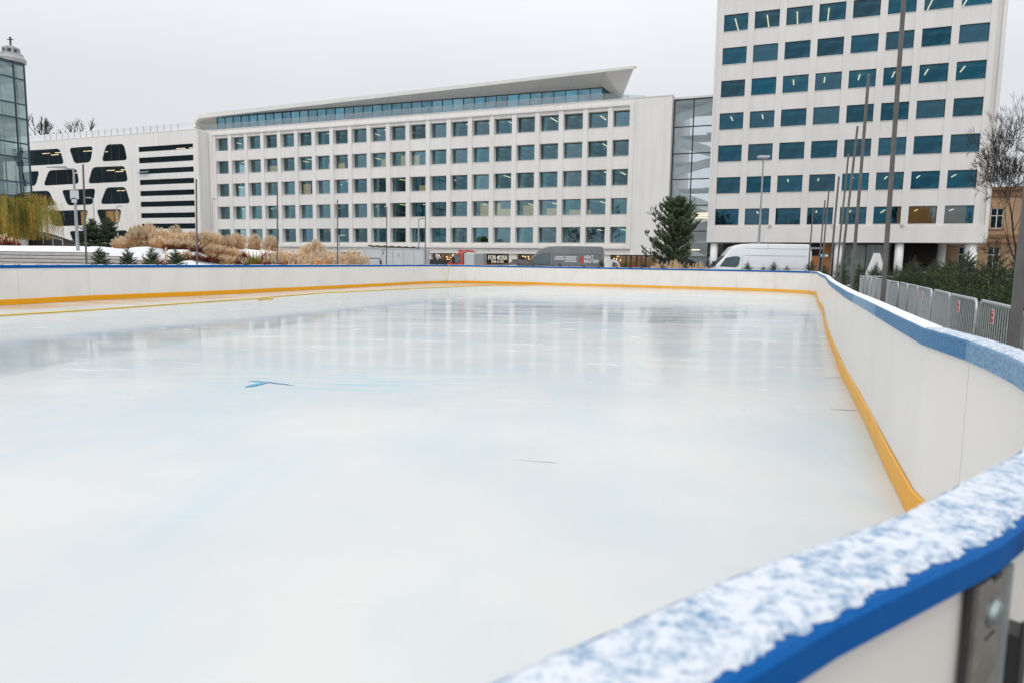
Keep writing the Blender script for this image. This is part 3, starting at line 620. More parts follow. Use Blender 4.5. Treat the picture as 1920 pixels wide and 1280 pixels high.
for ci, c in enumerate(cols):
    for ri, z in enumerate(RZ):
        pr = [.3, .75, .62, .35, .6][ri]
        if ri == 4 and ci > 12: pr = .85
        if rr.random() < pr and len(items) < 62: items.append((c, z+RH-.12-.10*(ri < 2)+rr.uniform(-.08, .1), rr.uniform(.6, 1.7), 1, rr.uniform(1.3, 2.6)))
strips(off, items, RH, ln=2.4)
lp = MB().add([(0, 0, 0), (CW, 0, 0), (CW, 0, 1), (0, 0, 1)], [(0, 1, 2, 3)]).mesh('lit_room_wall', M['room_lit'], fix=False)
for ci, ri in ((14, 1), (15, 1), (16, 1), (17, 1), (18, 1), (9, 3), (10, 3), (11, 2), (6, 3), (2, 3), (4, 2)):
    part('lit_room_wall', lp, off, (cols[ci]-.3, 3.2, RZ[ri]-.7), sc=(1.245, 1, rr.uniform(1.5, 2.9)))
bl = MB().add([(0, 0, 0), (.75, 0, 0), (.75, 0, RH), (0, 0, RH)], [(0, 1, 2, 3)]).mesh('curtain', pm('pale_curtain', (.42, .52, .48), (.3, .4, .37), scale=2, rough=.9, stretch=(5, 5, .2)), fix=False)
for ci in range(21):
    for ri in (0, 1, 2, 3, 4):
        if rr.random() < (.45 if ri < 3 else .2): part('curtain', bl, off, (cols[ci]+.06, .97, RZ[ri]), sc=(rr.uniform(.5, 1.2), 1, 1))
# penthouse: glass band, canopy roof, railing
pent = MB(); pz0, pz1 = 20.42, 22.2
gcols = [-64.2+k*(61.25/39) for k in range(40)]
_ga = F(383, 221.5, 3); _gb = F(1126, 165, 3)
def gtop0(x): return _ga[1]+(_gb[1]-_ga[1])*(x-_ga[0])/(_gb[0]-_ga[0])+.03
a = MB()
for x in gcols: a.box(x-.04, x+.04, 2.9, 3.05, pz0, gtop0(x))
a.box(-64.2, -2.95, 2.92, 3.04, pz0, pz0+.12); a.add([(-64.2, 2.95, gtop0(-64.2)-.12), (-2.95, 2.95, gtop0(-2.95)-.12), (-2.95, 2.95, gtop0(-2.95)), (-64.2, 2.95, gtop0(-64.2))], [(0, 1, 2, 3)])
a.box(-3.0, -2.9, 3.06, 9, pz0, pz0+.12).box(-3.0, -2.9, 5.5, 5.6, pz0+.12, 22.6); fo = a.build('penthouse_frame', M['frame'], off)
for k in range(39):
    x0, x1 = gcols[k]+.04, gcols[k+1]-.04
    MB().add([(x0, 2.98, pz0+.1), (x1, 2.98, pz0+.1), (x1, 2.98, gtop0(x1)), (x0, 2.98, gtop0(x0))], [(0, 1, 2, 3)]).build('penthouse_pane', M['pane_top'], off, fix=False)
MB().add([(-2.95, 3.05, pz0), (-2.95, 9, pz0), (-2.95, 9, 22.85), (-2.95, 3.05, 22.85)], [(0, 1, 2, 3)]).build('penthouse_pane', M['pane_top'], off, fix=False)
MB().box(-64, -3, 6.5, 6.6, pz0, 22.8).build('penthouse_inner_wall', M['interior'], off)
items = []
# canopy: curled left end, thin front edge, soffit falling back to the glass
edge = []                                             # (along, depth, height, thickness): the overhang grows towards the right
for (x, y_) in ((361.5, 240), (361, 232), (364, 224), (369.5, 217.5), (377, 214.2)): q_ = F(x, y_, 2.4); edge.append((q_[0], 2.4, q_[1], .6))
for k in range(15):
    t = k/14; x = 388+(1190.5-388)*t; y_ = 213+(124-213)*t; d_ = 2.3*(1-t)**1.1; q_ = F(x, y_, d_); edge.append((q_[0], d_, q_[1], .62-.34*t))
ga = F(383, 221.5, 3); gb_ = F(1126, 165, 3)
def gtop(x): return ga[1]+(gb_[1]-ga[1])*(x-ga[0])/(gb_[0]-ga[0])
vs = []; fs = []; nE = len(edge)
for k, (x, d_, z, th) in enumerate(edge):
    if k < 5: a_ = [(.62, 0.), (.60, .02), (.52, -.22), (.34, -.46), (.12, -.60)][k]; ix, iz = x+a_[0], z+a_[1]
    else: ix, iz = x, z-th
    if k == nE-1: ix = x-.12
    vs += [(x, d_, z), (ix, d_, iz), (ix if k < 5 else min(x, -2.9), 3.2 if k < 5 else 2.9, iz if k < 5 else min(iz, gtop(x)+.08)), (x if k < 5 else min(x, -5.), 12, z+.05)]
for k in range(nE-1):
    b0, b1 = 4*k, 4*(k+1); fs += [(b0, b1, b1+1, b0+1), (b0+3, b1+3, b1, b0)]
    if k < nE-2: fs += [(b0+1, b1+1, b1+2, b0+2)]
rf = MB().add(vs, fs)
# drooping soffit at the right end
e = 4*(nE-1); f_ = 4*(nE-2); n = len(rf.v)
rf.add([(-.55, 3.0, 21.35), (-4.3, 11, 21.6), (-2.9, 2.9, gtop(-2.9)), (-5., 12, 24.2)], [(0, 1, 3)])
rf.f += [(f_+1, e+1, n, f_+2), (f_+2, n, n+2), (e+1, e, n+3, n+1), (e+1, n+1, n)]; rf.m += [0]*4
canopy = rf.build('canopy_roof', [M['soffit']], off, fix=False)
a = MB()
for k in range(nE-1):
    (x0, d0, z0, _a), (x1, d1, z1, _b) = edge[k], edge[k+1]; v0 = vs[4*k+1]; v1 = vs[4*k+5]
    a.add([(x0, d0-.03, z0+.02), (x1, d1-.03, z1+.02), (v1[0], d1-.03, v1[2]), (v0[0], d0-.03, v0[2])], [(0, 1, 2, 3)])
    a.add([(x0, d0-.03, z0+.02), (x1, d1-.03, z1+.02), (x1, d1+1.2, z1+.03), (x0, d0+1.2, z0+.03)], [(0, 1, 2, 3)])
a.build('roof_edge', M['roofedge'], canopy, fix=False)
a = MB()
for k in range(7, nE-1):                              # panel joints in the soffit
    (x, d_, z, th) = edge[k]; a.tube((x, d_+.02, z-th-.006), (min(x-1.6, -2.95), 2.88, min(z-th, gtop(x)+.08)-.01), .016, n=4)
a.build('soffit_joint', M['greybox'], canopy)
a = MB()
rl = [-61.8+k*1.57 for k in range(40)]+[-.3+.0]
for k in range(38):
    a.add([(rl[k]+.02, .75, 20.6), (rl[k+1]-.02, .75, 20.6), (rl[k+1]-.02, .75, 21.55), (rl[k]+.02, .75, 21.55)], [(0, 1, 2, 3)])
a.add([(-65., .2, 20.6), (-61.85, .75, 20.6), (-61.85, .75, 21.55), (-65., .2, 21.55)], [(0, 1, 2, 3)])
a.add([(-2.1, .75, 20.6), (2.2, 3.4, 20.6), (2.2, 3.4, 21.5), (-2.1, .75, 21.5)], [(0, 1, 2, 3)])
a.build('roof_railing', M['rail_glass'], off, fix=False)
a = MB()
for k in range(6): a.tube((-2.6+k*.55, 1.6+.33*k, 20.4), (-2.6+k*.55, 1.6+.33*k, 21.6), .03, n=5)
a.tube((-2.6, 1.6, 21.55), (.2, 3.3, 21.55), .035, n=5).tube((-2.5, 1.7, 21.5), (-1.4, 2.2, 20.6), .03, n=5); a.build('roof_handrail', M['dark'], off)
# ground floor shops
a = MB().box(-63, 6.02, 1.5, 1.6, 2.552, 2.9); 
def sx(px, py=486): return F(px, py, 1.0)[0]
cl = MB()
for x0, x1 in ((-62.9, -40), (sx(797), sx(812)), (sx(905)-.2, sx(905)), (sx(957), sx(972)), (sx(1131), sx(1146)), (sx(1231), 6.0), (-30.5, -29.8), (-35, -34.3)):
    cl.box(x0, x1, .45, 1.3, 0, 2.548)
cl.build('ground_floor_pier', M['render'], off)
def shop(x0, x1, lit=True):
    MB().box(x0, x1, 3.2, 3.3, 0, 2.54).build('shop_back_wall', M['shop_lit'] if lit else M['dark'], off)
    w_ = MB(); nn_ = max(1, int((x1-x0)/1.5))
    for k in range(nn_+1): xx = x0+(x1-x0)*k/nn_; w_.box(xx-.05, xx+.05, 1.0, 1.1, 0, 2.54)
    w_.box(x0, x1, 1.0, 1.1, 2.44, 2.54); sf = w_.build('shop_front', M['frame'], off)
    MB().add([(x0, 1.05, 0), (x1, 1.05, 0), (x1, 1.05, 2.44), (x0, 1.05, 2.44)], [(0, 1, 2, 3)]).build('shop_pane', glass_shop, sf, fix=False)
glass_shop = glass('shop_glass', (.3, .33, .34), (.8, .82, .8), .22)
for x0, x1 in ((-29.8, sx(797)), (sx(812), sx(905)-.2), (sx(905), sx(957)), (sx(972), sx(1131)), (sx(1146), sx(1231))): shop(x0, x1)
# string lights
a = MB()
for x0, x1, n in ((sx(812), sx(848), 16), (sx(972), sx(1010), 14), (sx(1135), sx(1160), 5), (sx(655), sx(700), 8), (sx(1060), sx(1131), 10)):
    for k in range(n): a.sphere((rr.uniform(x0, x1), rr.uniform(1.4, 2.8), rr.uniform(1.65, 2.4)), .06, 6, 4)
a.build('string_lights', M['lamp_glow'], off)
a = MB().box(sx(1182), sx(1184), .9, .99, 0, 2.44).box(sx(1193), sx(1195), .9, .99, 0, 2.44).box(sx(1210), sx(1212), .9, .99, 0, 2.44); a.build('entrance_door', M['dark'], off)
a = MB().box(sx(912), sx(955), 1.15, 1.2, 1.3, 2.42); bdn = a.build('sign_backing', pm('sign_timber', (.16, .075, .04), (.09, .045, .025), scale=5, rough=.8), off)
sxc = (sx(916)+sx(949))/2
t1 = part('sign_lettering', text_mesh('FORMOSA', .80, .02, 'sign_lettering', space=1.06, off=.012), bdn, (sxc, 1.1, 2.02)); t1.rotation_euler = (math.pi/2, 0, 0); t1.scale = (.70, 1, 1); t1.data.materials.append(M['signw'])
t2 = part('sign_lettering', text_mesh('BUBBLE TEA', .36, .02, 'sign_lettering', space=1.05, off=.006), bdn, (sxc, 1.1, 1.52)); t2.rotation_euler = (math.pi/2, 0, 0); t2.scale = (.84, 1, 1); t2.data.materials.append(M['signw'])
# ------------------------------------------------------------------ glass link
lk = empty('glass_link', fw(6.02, 1.3, 0), FROT, 'narrow glazed stair link between the long block and the tower', 'building')
lx1 = 6.2; zs = [0, 2.4, 5.35, 8.29, 11.28, 14.18, 17.18, 20.2]
a = MB()
for x in (.05, 2.25, 4.5): a.box(x-.06, x+.06, -.1, .05, 0, 20.2)
for z in zs[1:]: a.box(.11, 4.44, -.08, .03, z-.06, z+.06)
a.build('mullion_frame', M['frame'], lk)
a = MB().box(-.1, 7, -.2, 8, 20.28, 20.5); a.build('roof', M['roofedge'], lk)
for k in range(7):
    for x0, x1 in ((.11, 2.19), (2.31, 4.44)):
        MB().add([(x0, -.02, zs[k]+.06), (x1, -.02, zs[k]+.06), (x1, -.02, zs[k+1]-.06), (x0, -.02, zs[k+1]-.06)], [(0, 1, 2, 3)]).build('pane', M['pane_link'], lk, fix=False)
a = MB(); 
for k in range(6):
    z0 = 1.2+k*3.1; z1 = z0+1.55
    a.prism([(.2, z1+.15), (4.8, z0), (4.8, z0+1.15), (.2, z1+1.3)] if k % 2 == 0 else [(.2, z0+1.2), (4.8, z1+.9), (4.8, z1+1.9), (.2, z0+2.2)], 1.0, 1.15)
    a.box(.1, 5.5, 3.2, 6.5, z1+1.3, z1+1.6); a.box(3.6, 5.5, 1.3, 3.2, z1+1.35, z1+1.5)
a.box(.1, 6.5, 6.6, 6.8, 2.8, 9.2); a.build('stair_flight', M['interior_l'], lk)
a = MB().box(2.9, 4.4, .6, .7, 6.9, 6.98).box(2.9, 4.4, .6, .7, 7.15, 7.23).box(2.9, 4.4, .6, .7, 7.4, 7.48).box(2.2, 3.4, 1.2, 1.3, 3.2, 3.3); a.build('hanging_lamp', M['lamp_warm'], lk)
MB().box(.1, 6, 4, 4.1, 0, 2.8).build('ground_floor_back', M['dark'], lk)
# ------------------------------------------------------------------ tower
TD = -3.3
tw = empty('office_tower', fw(0, TD, 0), FROT, 'tall white office tower on round columns with wide blue windows', 'building')
TC = [11.66+3.056*k for k in range(8)]; TW = 2.42; TR = [5.80+3.335*k for k in range(9)]; TH = 1.70
facade(tw, M['tower_wall'], M['pane_t'], TC, TW, TR, TH, 11.1, 35.98, 5.6, 35.8, 0.0, .07, .28, .7)
a = MB().box(10.9, 11.098, -.10, 1.0, 5.6, 35.8).box(36.4, 36.72, -.12, 1.0, 5.6, 35.8).box(35.982, 36.398, .22, 1.0, 5.6, 35.8).box(10.9, 36.72, -.12, 1.0, 3.95, 5.597).box(10.9, 36.72, -.12, 1.0, 35.803, 37)
a.build('facade_border', M['tower_wall'], tw)
a = MB().box(10.9, 36.72, 1.0, 15, 36.4, 36.9).box(36.5, 36.72, 1.003, 15, 3.95, 36.4).box(10.9, 11.1, 1.003, 15, 3.95, 36.4).box(11.1, 36.5, 14.8, 15, 3.95, 36.4).box(11.1, 36.5, 1.003, 14.8, 3.95, 4.25); a.build('shell', M['tower_wall'], tw)
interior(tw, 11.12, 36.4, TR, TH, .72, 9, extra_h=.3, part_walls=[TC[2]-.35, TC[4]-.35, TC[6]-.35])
L = {}
lit = {0: [1, 3, 4, 5, 6, 7], 1: [2, 3, 4, 5, 6, 7], 2: [], 3: [0, 1], 4: [], 5: [], 6: [0, 1, 2, 3, 6, 7], 7: [5, 6, 7, 4], 8: [6]}
lit[0] = [1, 3, 4, 5, 6, 7]; lit[1] = [2, 3, 4, 5, 6, 7]; lit[3] = [0, 1] ; lit[4] = [2, 3, 4, 5, 6, 7]; lit[2] = []
items = []
for ri, cc in lit.items():
    for ci in cc:
        n = 3 if (ri in (0, 7) and ci > 4) or ri in (6, 8) else (2 if ri == 0 else 1)
        items.append((TC[ci], TR[ri]+TH-(.28 if ri < 2 else .14), 1.0+.12*math.sin(ci*1.7), n, 1.2 if n > 1 else 1.5))
for ri, ci in ((2, 2),): pass
items = [(c, z, o_, n, dd) for (c, z, o_, n, dd) in items]
for (c, z, o_, n, dd) in items:
    a = MB(); ln = 1.25 if n > 1 else 2.2
    for k in range(n): y0 = dd+k*(ln+.14); a.box(-.06, .06, y0, y0+ln, 0, .05)
    o = a.build('ceiling_light', M['lamp_warm'], tw); o.location = (c+o_, 0, z)
M['room_amber_glow'] = pm('amber_glow_wall', (.4, .2, .08), (.16, .08, .035), scale=.7, rough=.9, emit=(1, .40, .10), es=.42)  # amber lamplight put in as the wall's own emission
lp2 = MB().add([(0, 0, 0), (CW, 0, 0), (CW, 0, 1), (0, 0, 1)], [(0, 1, 2, 3)]).mesh('lit_room_wall', M['room_amber_glow'], fix=False)
for ci, ri in ((6, 0), (7, 0)): part('lit_room_wall', lp2, tw, (TC[ci]-.62, 3.2, TR[ri]-.7), sc=(1.22, 1, 2.62))

# ground floor of the tower
def tx(px): return F(px, 480, TD)[0]
for x in (11.65, 24.0, 29.5):
    a = MB().tube((x, .55, 0), (x, .55, 3.93), .40, n=24); a.build('column', M['white_paint'], tw, smooth=True)
for x, d in ((35.6, .7), (33.6, 4), (34.8, 7.5), (35.9, 11)):
    a = MB().tube((x, d, 0), (x, d, 3.93), .55 if d < 1 else .5, n=24); a.build('column', M['white_paint'], tw, smooth=True)
a = MB()
for x in (24.6, 26.6, 28.7): a.box(x-.05, x+.05, 1.1, 1.25, 0, 3.9)
a.box(24.4, 29.0, 1.1, 1.24, 3.75, 3.9); gfr = a.build('ground_floor_frame', M['frame'], tw)
MB().add([(24.4, 1.18, 0), (28.8, 1.18, 0), (28.8, 1.18, 3.8), (24.4, 1.18, 3.8)], [(0, 1, 2, 3)]).build('shop_pane', glass_shop, gfr, fix=False)
MB().box(24.3, 28.6, 1.6, 1.7, 0, 3.9).build('curtain', M['curtain'], tw)
MB().box(28.8, 32.9, 1.15, 9, 0, 3.9).build('dark_opening', pm('opening_shade', (.016, .013, .012), rough=1, spec=.05), tw)  # black block painted as the shade inside the ground-floor opening
MB().box(12.4, 21.0, 2.5, 2.6, 0, 3.9).build('entrance_wall', M['dark'], tw)
a = MB().box(21.5, 22.2, 1.1, 1.4, 0, 2.6).box(22.6, 23.3, 1.3, 1.4, 0, 3.9); a.build('timber_panel', M['orange_wood'], tw)
a = MB()
for z in (.6, 1.0, 1.4, 1.8): a.box(19.6, 21.2, 1.0, 1.1, z, z+.08)
a.box(19.4, 22.6, 1.1, 1.2, 3.3, 3.5); a.build('entrance_shelf', M['lightgrey'], tw)
MB().box(18.4, 24.3, 1.6, 1.7, 0, 3.9).build('entrance_interior', pm('dim_entrance', (.06, .035, .035), (.025, .02, .022), scale=1.5, rough=.9), tw)
a = MB().box(*sorted((tx(1537), tx(1548))), -.0, .04, zat(1543, 482, 70), zat(1543, 476, 70)); ts = a.build('hanging_sign', M['teal_sign'], tw)
a = MB()
for k in range(2):
    xx = tx(1539.5)+k*.42; zz_ = zat(1543, 479, 70)-.09; a.box(xx, xx+.22, -.012, -.002, zz_, zz_+.18)
a.build('sign_symbol', M['white_paint'], ts)
for ci in (1.93, 3.93, 5.93):                          # floodlights on the ledge
    x = 11.66+3.056*ci-.28
    a = MB().prism([(-.2, .18), (.2, .18), (.12, 0), (-.12, 0)], -.34, -.14).box(-.03, .03, -.2, -.12, -.1, 0); o = a.build('floodlight', M['lightgrey'], tw); o.location = (x, 0, 5.62)
# ------------------------------------------------------------------ left white building with odd windows
LD = -2.0
lb = empty('curved_window_building', fw(0, LD, 0), FROT, 'low white building with rounded trapezoid windows and stacked slit windows', 'building')
def rpoly(pts, r, n=5):
    out = []; m_ = len(pts)
    for i in range(m_):
        p = Vector(pts[i]); a_ = Vector(pts[i-1]); c_ = Vector(pts[(i+1) % m_]); d1 = (a_-p); d2 = (c_-p); rr_ = min(r, d1.length*.45, d2.length*.45); p1 = p+d1.normalized()*rr_; p2 = p+d2.normalized()*rr_
        for k in range(n+1): t = k/n; out.append((p1*(1-t)**2+p*2*t*(1-t)+p2*t*t))
    return out
def LF(x, y): return F(x, y, LD)
traps = [[(30, 284), (111.8, 279), (120.5, 308), (30, 313)], [(129, 278), (174.8, 274.5), (169.5, 305), (139, 307.5)], [(199, 271.5), (232, 270), (239, 301), (190, 303.5)],
         [(91, 320), (144, 317), (148.5, 345), (81, 349)], [(173, 314), (234, 311.6), (240.5, 341), (164.5, 345)], [(40, 323), (74, 321), (67, 349), (40, 350)],
         [(50, 359.5), (92, 358), (104.5, 386), (50, 388)], [(115, 357), (179.5, 354), (174, 384), (126, 386)], [(199, 352), (235.5, 351), (244.5, 382), (187.5, 383.5)],
         [(90, 396), (166, 394), (158.5, 423.5), (100, 425)], [(180, 393.5), (228, 392.5), (223, 421.5), (190, 422.5)], [(129, 434), (176, 432.5), (168, 455), (138, 456)], [(206, 433), (238, 432), (247, 453), (198, 454)]]
slits = [(276.8, 286.7, 269.4, 279.3), (297.3, 307.4, 290.5, 301.5), (319, 328.5, 312.7, 322.5), (338.6, 348.5, 333.7, 343.8), (359, 369, 355.4, 365.4), (380, 389.6, 376.3, 386.5), (400.8, 409.7, 398.5, 408.2), (420.8, 429, 419, 429.3)]
polys = [rpoly([LF(*p) for p in q_], .75) for q_ in traps]
for k, (a0, a1, b0, b1) in enumerate(slits):
    xl = 259.5+k*.8; xr = 361.7+k*.62; z1 = LF(xr, b0)[1]; z0 = LF(xr, b1)[1]; s0_ = LF(xl, a0)[0]; s1_ = LF(xr, b0)[0]; polys.append([Vector(p) for p in ((s0_, z1), (s1_, z1), (s1_, z0), (s0_, z0))])
SL, SR = -118.0, -63.15; ZT = 20.35
outer = [Vector((SL, 0)), Vector((SR, 0)), Vector((SR, ZT)), Vector((SL, ZT))]
allp = [[Vector((p[0], p[1], 0)) for p in outer]]+[[Vector((p[0], p[1], 0)) for p in q_] for q_ in polys]
tri = geometry.tessellate_polygon(allp); flat = [p for q_ in allp for p in q_]
a = MB(); a.add([(p.x, 0, p.y) for p in flat], [tuple(t_) for t_ in tri])
for q_ in polys:                                       # reveals
    n_ = len(q_); a.add([(p[0], 0, p[1]) for p in q_]+[(p[0], .13, p[1]) for p in q_], [(k, (k+1) % n_, n_+(k+1) % n_, n_+k) for k in range(n_)])
a.add([(SR, 0, 0), (SR, 8, 0), (SR, 8, ZT), (SR, 0, ZT)], [(0, 1, 2, 3)]); a.add([(SL, 0, ZT), (SR, 0, ZT), (SR, 16, ZT), (SL, 16, ZT)], [(0, 1, 2, 3)])
a.build('wall', M['render'], lb, fix=True)
warm_panes = (0, 1, 4, 9, 10)
for k, q_ in enumerate(polys):
    n_ = len(q_); fr = MB(); cx = sum(p[0] for p in q_)/n_; cz = sum(p[1] for p in q_)/n_
    inn = []
    for p in q_: d_ = Vector((p[0]-cx, p[1]-cz)); l_ = d_.length; inn.append((cx+d_.x*(1-.10/l_), cz+d_.y*(1-.10/l_)))
    fr.add([(p[0], .09, p[1]) for p in q_]+[(p[0], .09, p[1]) for p in inn]+[(p[0], .14, p[1]) for p in inn], [(j, (j+1) % n_, n_+(j+1) % n_, n_+j) for j in range(n_)]+[(n_+j, n_+(j+1) % n_, 2*n_+(j+1) % n_, 2*n_+j) for j in range(n_)])
    xs = [p[0] for p in q_]; zs_ = [p[1] for p in q_]
    if k < 13 and max(xs)-min(xs) > 5:
        for f0 in (.36, .68): xm = min(xs)+(max(xs)-min(xs))*f0; fr.box(xm-.05, xm+.05, .09, .15, min(zs_)+.05, max(zs_)-.05)
    wo_ = fr.build('window', M['frame'], lb, fix=False)
    MB().add([(p[0], .12, p[1]) for p in q_], [tuple(range(n_))]).build('pane', M['pane_dark'], wo_, fix=False)
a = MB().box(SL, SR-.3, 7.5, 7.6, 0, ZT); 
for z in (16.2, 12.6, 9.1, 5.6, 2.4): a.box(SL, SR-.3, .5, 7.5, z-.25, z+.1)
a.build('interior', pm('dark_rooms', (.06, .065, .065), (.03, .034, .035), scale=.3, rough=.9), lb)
for k, dx, n in ((0, .45, 2), (0, .72, 2), (1, .35, 1), (1, .7, 2), (4, .35, 2), (4, .72, 2), (6, .7, 1), (8, .4, 1), (3, .7, 1), (13, .62, 1), (13, .86, 1)):
    q_ = polys[k]; xs = [p[0] for p in q_]; zt = max(p[1] for p in q_); a = MB()
    for j in range(n): a.box(-.9, .9, 1.6+j*1.5, 1.72+j*1.5, 0, .1)
    o = a.build('ceiling_light', M['lamp_warm'], lb); o.location = (min(xs)+(max(xs)-min(xs))*dx, 0, zt-.42 if k < 13 else zt-.35)
for k, f0, f1 in ((9, .62, .80), (10, 0.02, .62)):
    q_ = polys[k]; xs = [p[0] for p in q_]; zs_ = [p[1] for p in q_]; wdt = max(xs)-min(xs)
    MB().add([(min(xs)+wdt*f0, 1.4, min(zs_)-.3), (min(xs)+wdt*f1, 1.4, min(zs_)-.3), (min(xs)+wdt*f1, 1.4, max(zs_)), (min(xs)+wdt*f0, 1.4, max(zs_))], [(0, 1, 2, 3)]).build('lit_room_wall', pm('amber_glow', (.6, .35, .12), (.2, .12, .05), scale=1.2, rough=.9, emit=(1, .50, .14), es=.75), lb, fix=False)  # emissive sheet added as the warm light of the room
rp_ = MB().box(-.02, .02, .25, .3, ZT, ZT+1.15).mesh('railing_post', M['steel'])
for k in range(14, 40):
    if SL+1+k*1.42 < SR-4: part('railing_post', rp_, lb, (SL+1+k*1.42, 0, 0))
MB().box(SL, SR-1.2, .32, .36, ZT, ZT+1.15).build('railing_panel', M['milky'], lb)
MB().box(SL, SR-.02, -.03, .2, ZT+.003, ZT+.1).build('roof_coping', M['roofedge'], lb)
a = MB(); q_ = polys[15]; xs = [p[0] for p in q_]; z = max(p[1] for p in q_); a.add([(min(xs)-.2, -.5, z-.65), (min(xs)+2.2, -.5, z-.65), (min(xs)+2.6, .3, z-.02), (min(xs)+.3, .3, z-.02)], [(0, 1, 2, 3)]); a.build('open_vent', M['pane_side'], lb, fix=False)
# ------------------------------------------------------------------ glass building at the left edge
gb = empty('glass_building', (-47.35, 69.7, 0), FROT, 'dark-framed glass office corner at the left edge behind the willow', 'building')
# local x along the street fronts, y towards the back; the visible side is x = 0
def gz(y_, Y=70): return zat(50, y_, Y)
lv = [0, 1.8, 3.6]; z = 19.6; lev = []
top = 19.6; pat = [1.35, 2.35]; k = 0; z = top
while z > .5: lev.append(z); z -= pat[k % 2]*1.0; k += 1
a = MB(); ym = [0, -1.0, -3.45, -5.9, -8.4, -10.9, -13.4, -15.9]
for y_ in ym: a.box(-.06, .06, y_-.06, y_+.06, 0, top)
for z in lev: a.box(-.05, .05, -15.9, 0, z-.06, z+.06)
for x in (-1.2, -3.6, -6): a.box(x-.05, x+.05, -.05, .05, 0, top)
a.build('mullion_frame', pm('petrol_frame', (.02, .06, .075), rough=.4), gb)
for i in range(len(ym)-1):
    for k in range(len(lev)-1):
        MB().add([(-.01, ym[i], lev[k+1]), (-.01, ym[i+1], lev[k+1]), (-.01, ym[i+1], lev[k]), (-.01, ym[i], lev[k])], [(0, 1, 2, 3)]).build('pane', M['pane_side'], gb, fix=False)
a = MB()                                               # louvre blinds behind the short panes
for i in range(1, len(ym)-1):
    for k in range(0, len(lev)-1):
        if k % 2 == 0 or k in (1, 3, 7):
            h_ = lev[k]-lev[k+1]; n_ = int(h_/.19)
            for j in range(n_): z = lev[k+1]+.1+j*.19; a.box(-.3, -.24, ym[i+1]+.08, ym[i]-.08, z, z+.09)
a.build('louvre_blind', M['lightgrey'], gb)
a = MB().box(-8, -3.5, -16, -.3, 0, top-.2)
for k in range(1, len(lev), 2): a.box(-8, -.1, -16, -.1, lev[k]-.15, lev[k]+.1)
a.build('interior', pm('office_core', (.50, .54, .53), (.26, .30, .30), scale=.5, rough=.9), gb)
MB().box(-9, 0.05, -16, .02, top+.06, top+.2).build('roof', M['frame'], gb)
# ------------------------------------------------------------------ church lantern far behind
ch = empty('church_tower', (-97.4, 140, 0), 0, 'pale stone church lantern with a cross, above the glass building', 'church')
Z = lambda y_: zat(15, y_, 140)
a = MB(); a.tube((0, 0, 0), (0, 0, Z(118)), 1.7, n=12).tube((0, 0, Z(118)), (0, 0, Z(113)), 2.4, n=12).tube((0, 0, Z(113)), (0, 0, Z(106)), 2.5, 2.1, n=12)
a.build('stone_shaft', M['church'], ch)
a = MB().tube((0, 0, Z(106)), (0, 0, Z(102)), 2.0, n=12).tube((0, 0, Z(94)), (0, 0, Z(91)), 1.5, n=12).tube((0, 0, Z(91)), (0, 0, Z(87)), 1.1, .7, n=12)
for k in range(8): t = k*math.pi/4; a.tube((1.3*math.cos(t), 1.3*math.sin(t), Z(102)), (1.3*math.cos(t), 1.3*math.sin(t), Z(94)), .22, n=6)
a.build('lantern', M['church'], ch)
a = MB().box(-.12, .12, -.12, .12, Z(87), Z(69.5)).box(-.55, .55, -.1, .1, Z(75.2), Z(73.8)); a.build('cross', M['dark'], ch)
# ------------------------------------------------------------------ ochre house on the right
ob = empty('ochre_house', fw(45, 3, 0), FROT, 'old ochre rendered house with tall white-framed windows at the right edge', 'house')
def OF(x, y): p = F(x, y, 3); return p[0]-45, p[1]
zt = OF(1880, 357)[1]
def oxx(px): return OF(px, 450)[0]
ww_ = [(1857, 1874, 392, 429), (1848, 1862, 463, 505), (1851, 1871, 463, 505)]
a = MB(); e0 = oxx(1780); e1 = oxx(2060)
rowsz = [(OF(1865, 505)[1], OF(1865, 463)[1]), (OF(1865, 429)[1], OF(1865, 391)[1])]
cxs = [oxx(1866)+k*2.55 for k in range(-2, 5)]; hw = .55
prev = e0
for c in cxs: a.box(prev, c-hw, 0, .6, 0, zt); prev = c+hw
a.box(prev, e1, 0, .6, 0, zt)
for c in cxs:
    zz = [0]
    for (z0, z1) in rowsz: zz += [z0, z1]
    zz.append(zt)
    for k in range(0, len(zz), 2): a.box(c-hw, c+hw, .03, .6, zz[k], zz[k+1])
a.build('wall', M['ochre'], ob)
a = MB().box(e0, e1, -.35, .7, zt+.003, zt+.25).box(e0, e1, -.2, -.003, zt-.6, zt-.35).box(e0, e1, -.12, -.003, (rowsz[0][1]+rowsz[1][0])/2, (rowsz[0][1]+rowsz[1][0])/2+.3).box(e0, e1, -.1, -.003, rowsz[0][1]+.35, rowsz[0][1]+.5)
a.build('cornice', M['ochre_trim'], ob)
a = MB().prism([(-.35, zt+.253), (8, zt+.253), (3.8, zt+.7)], e0, e1, axis='x'); a.build('roof', M['dark_stone'], ob)
fr = MB(); 
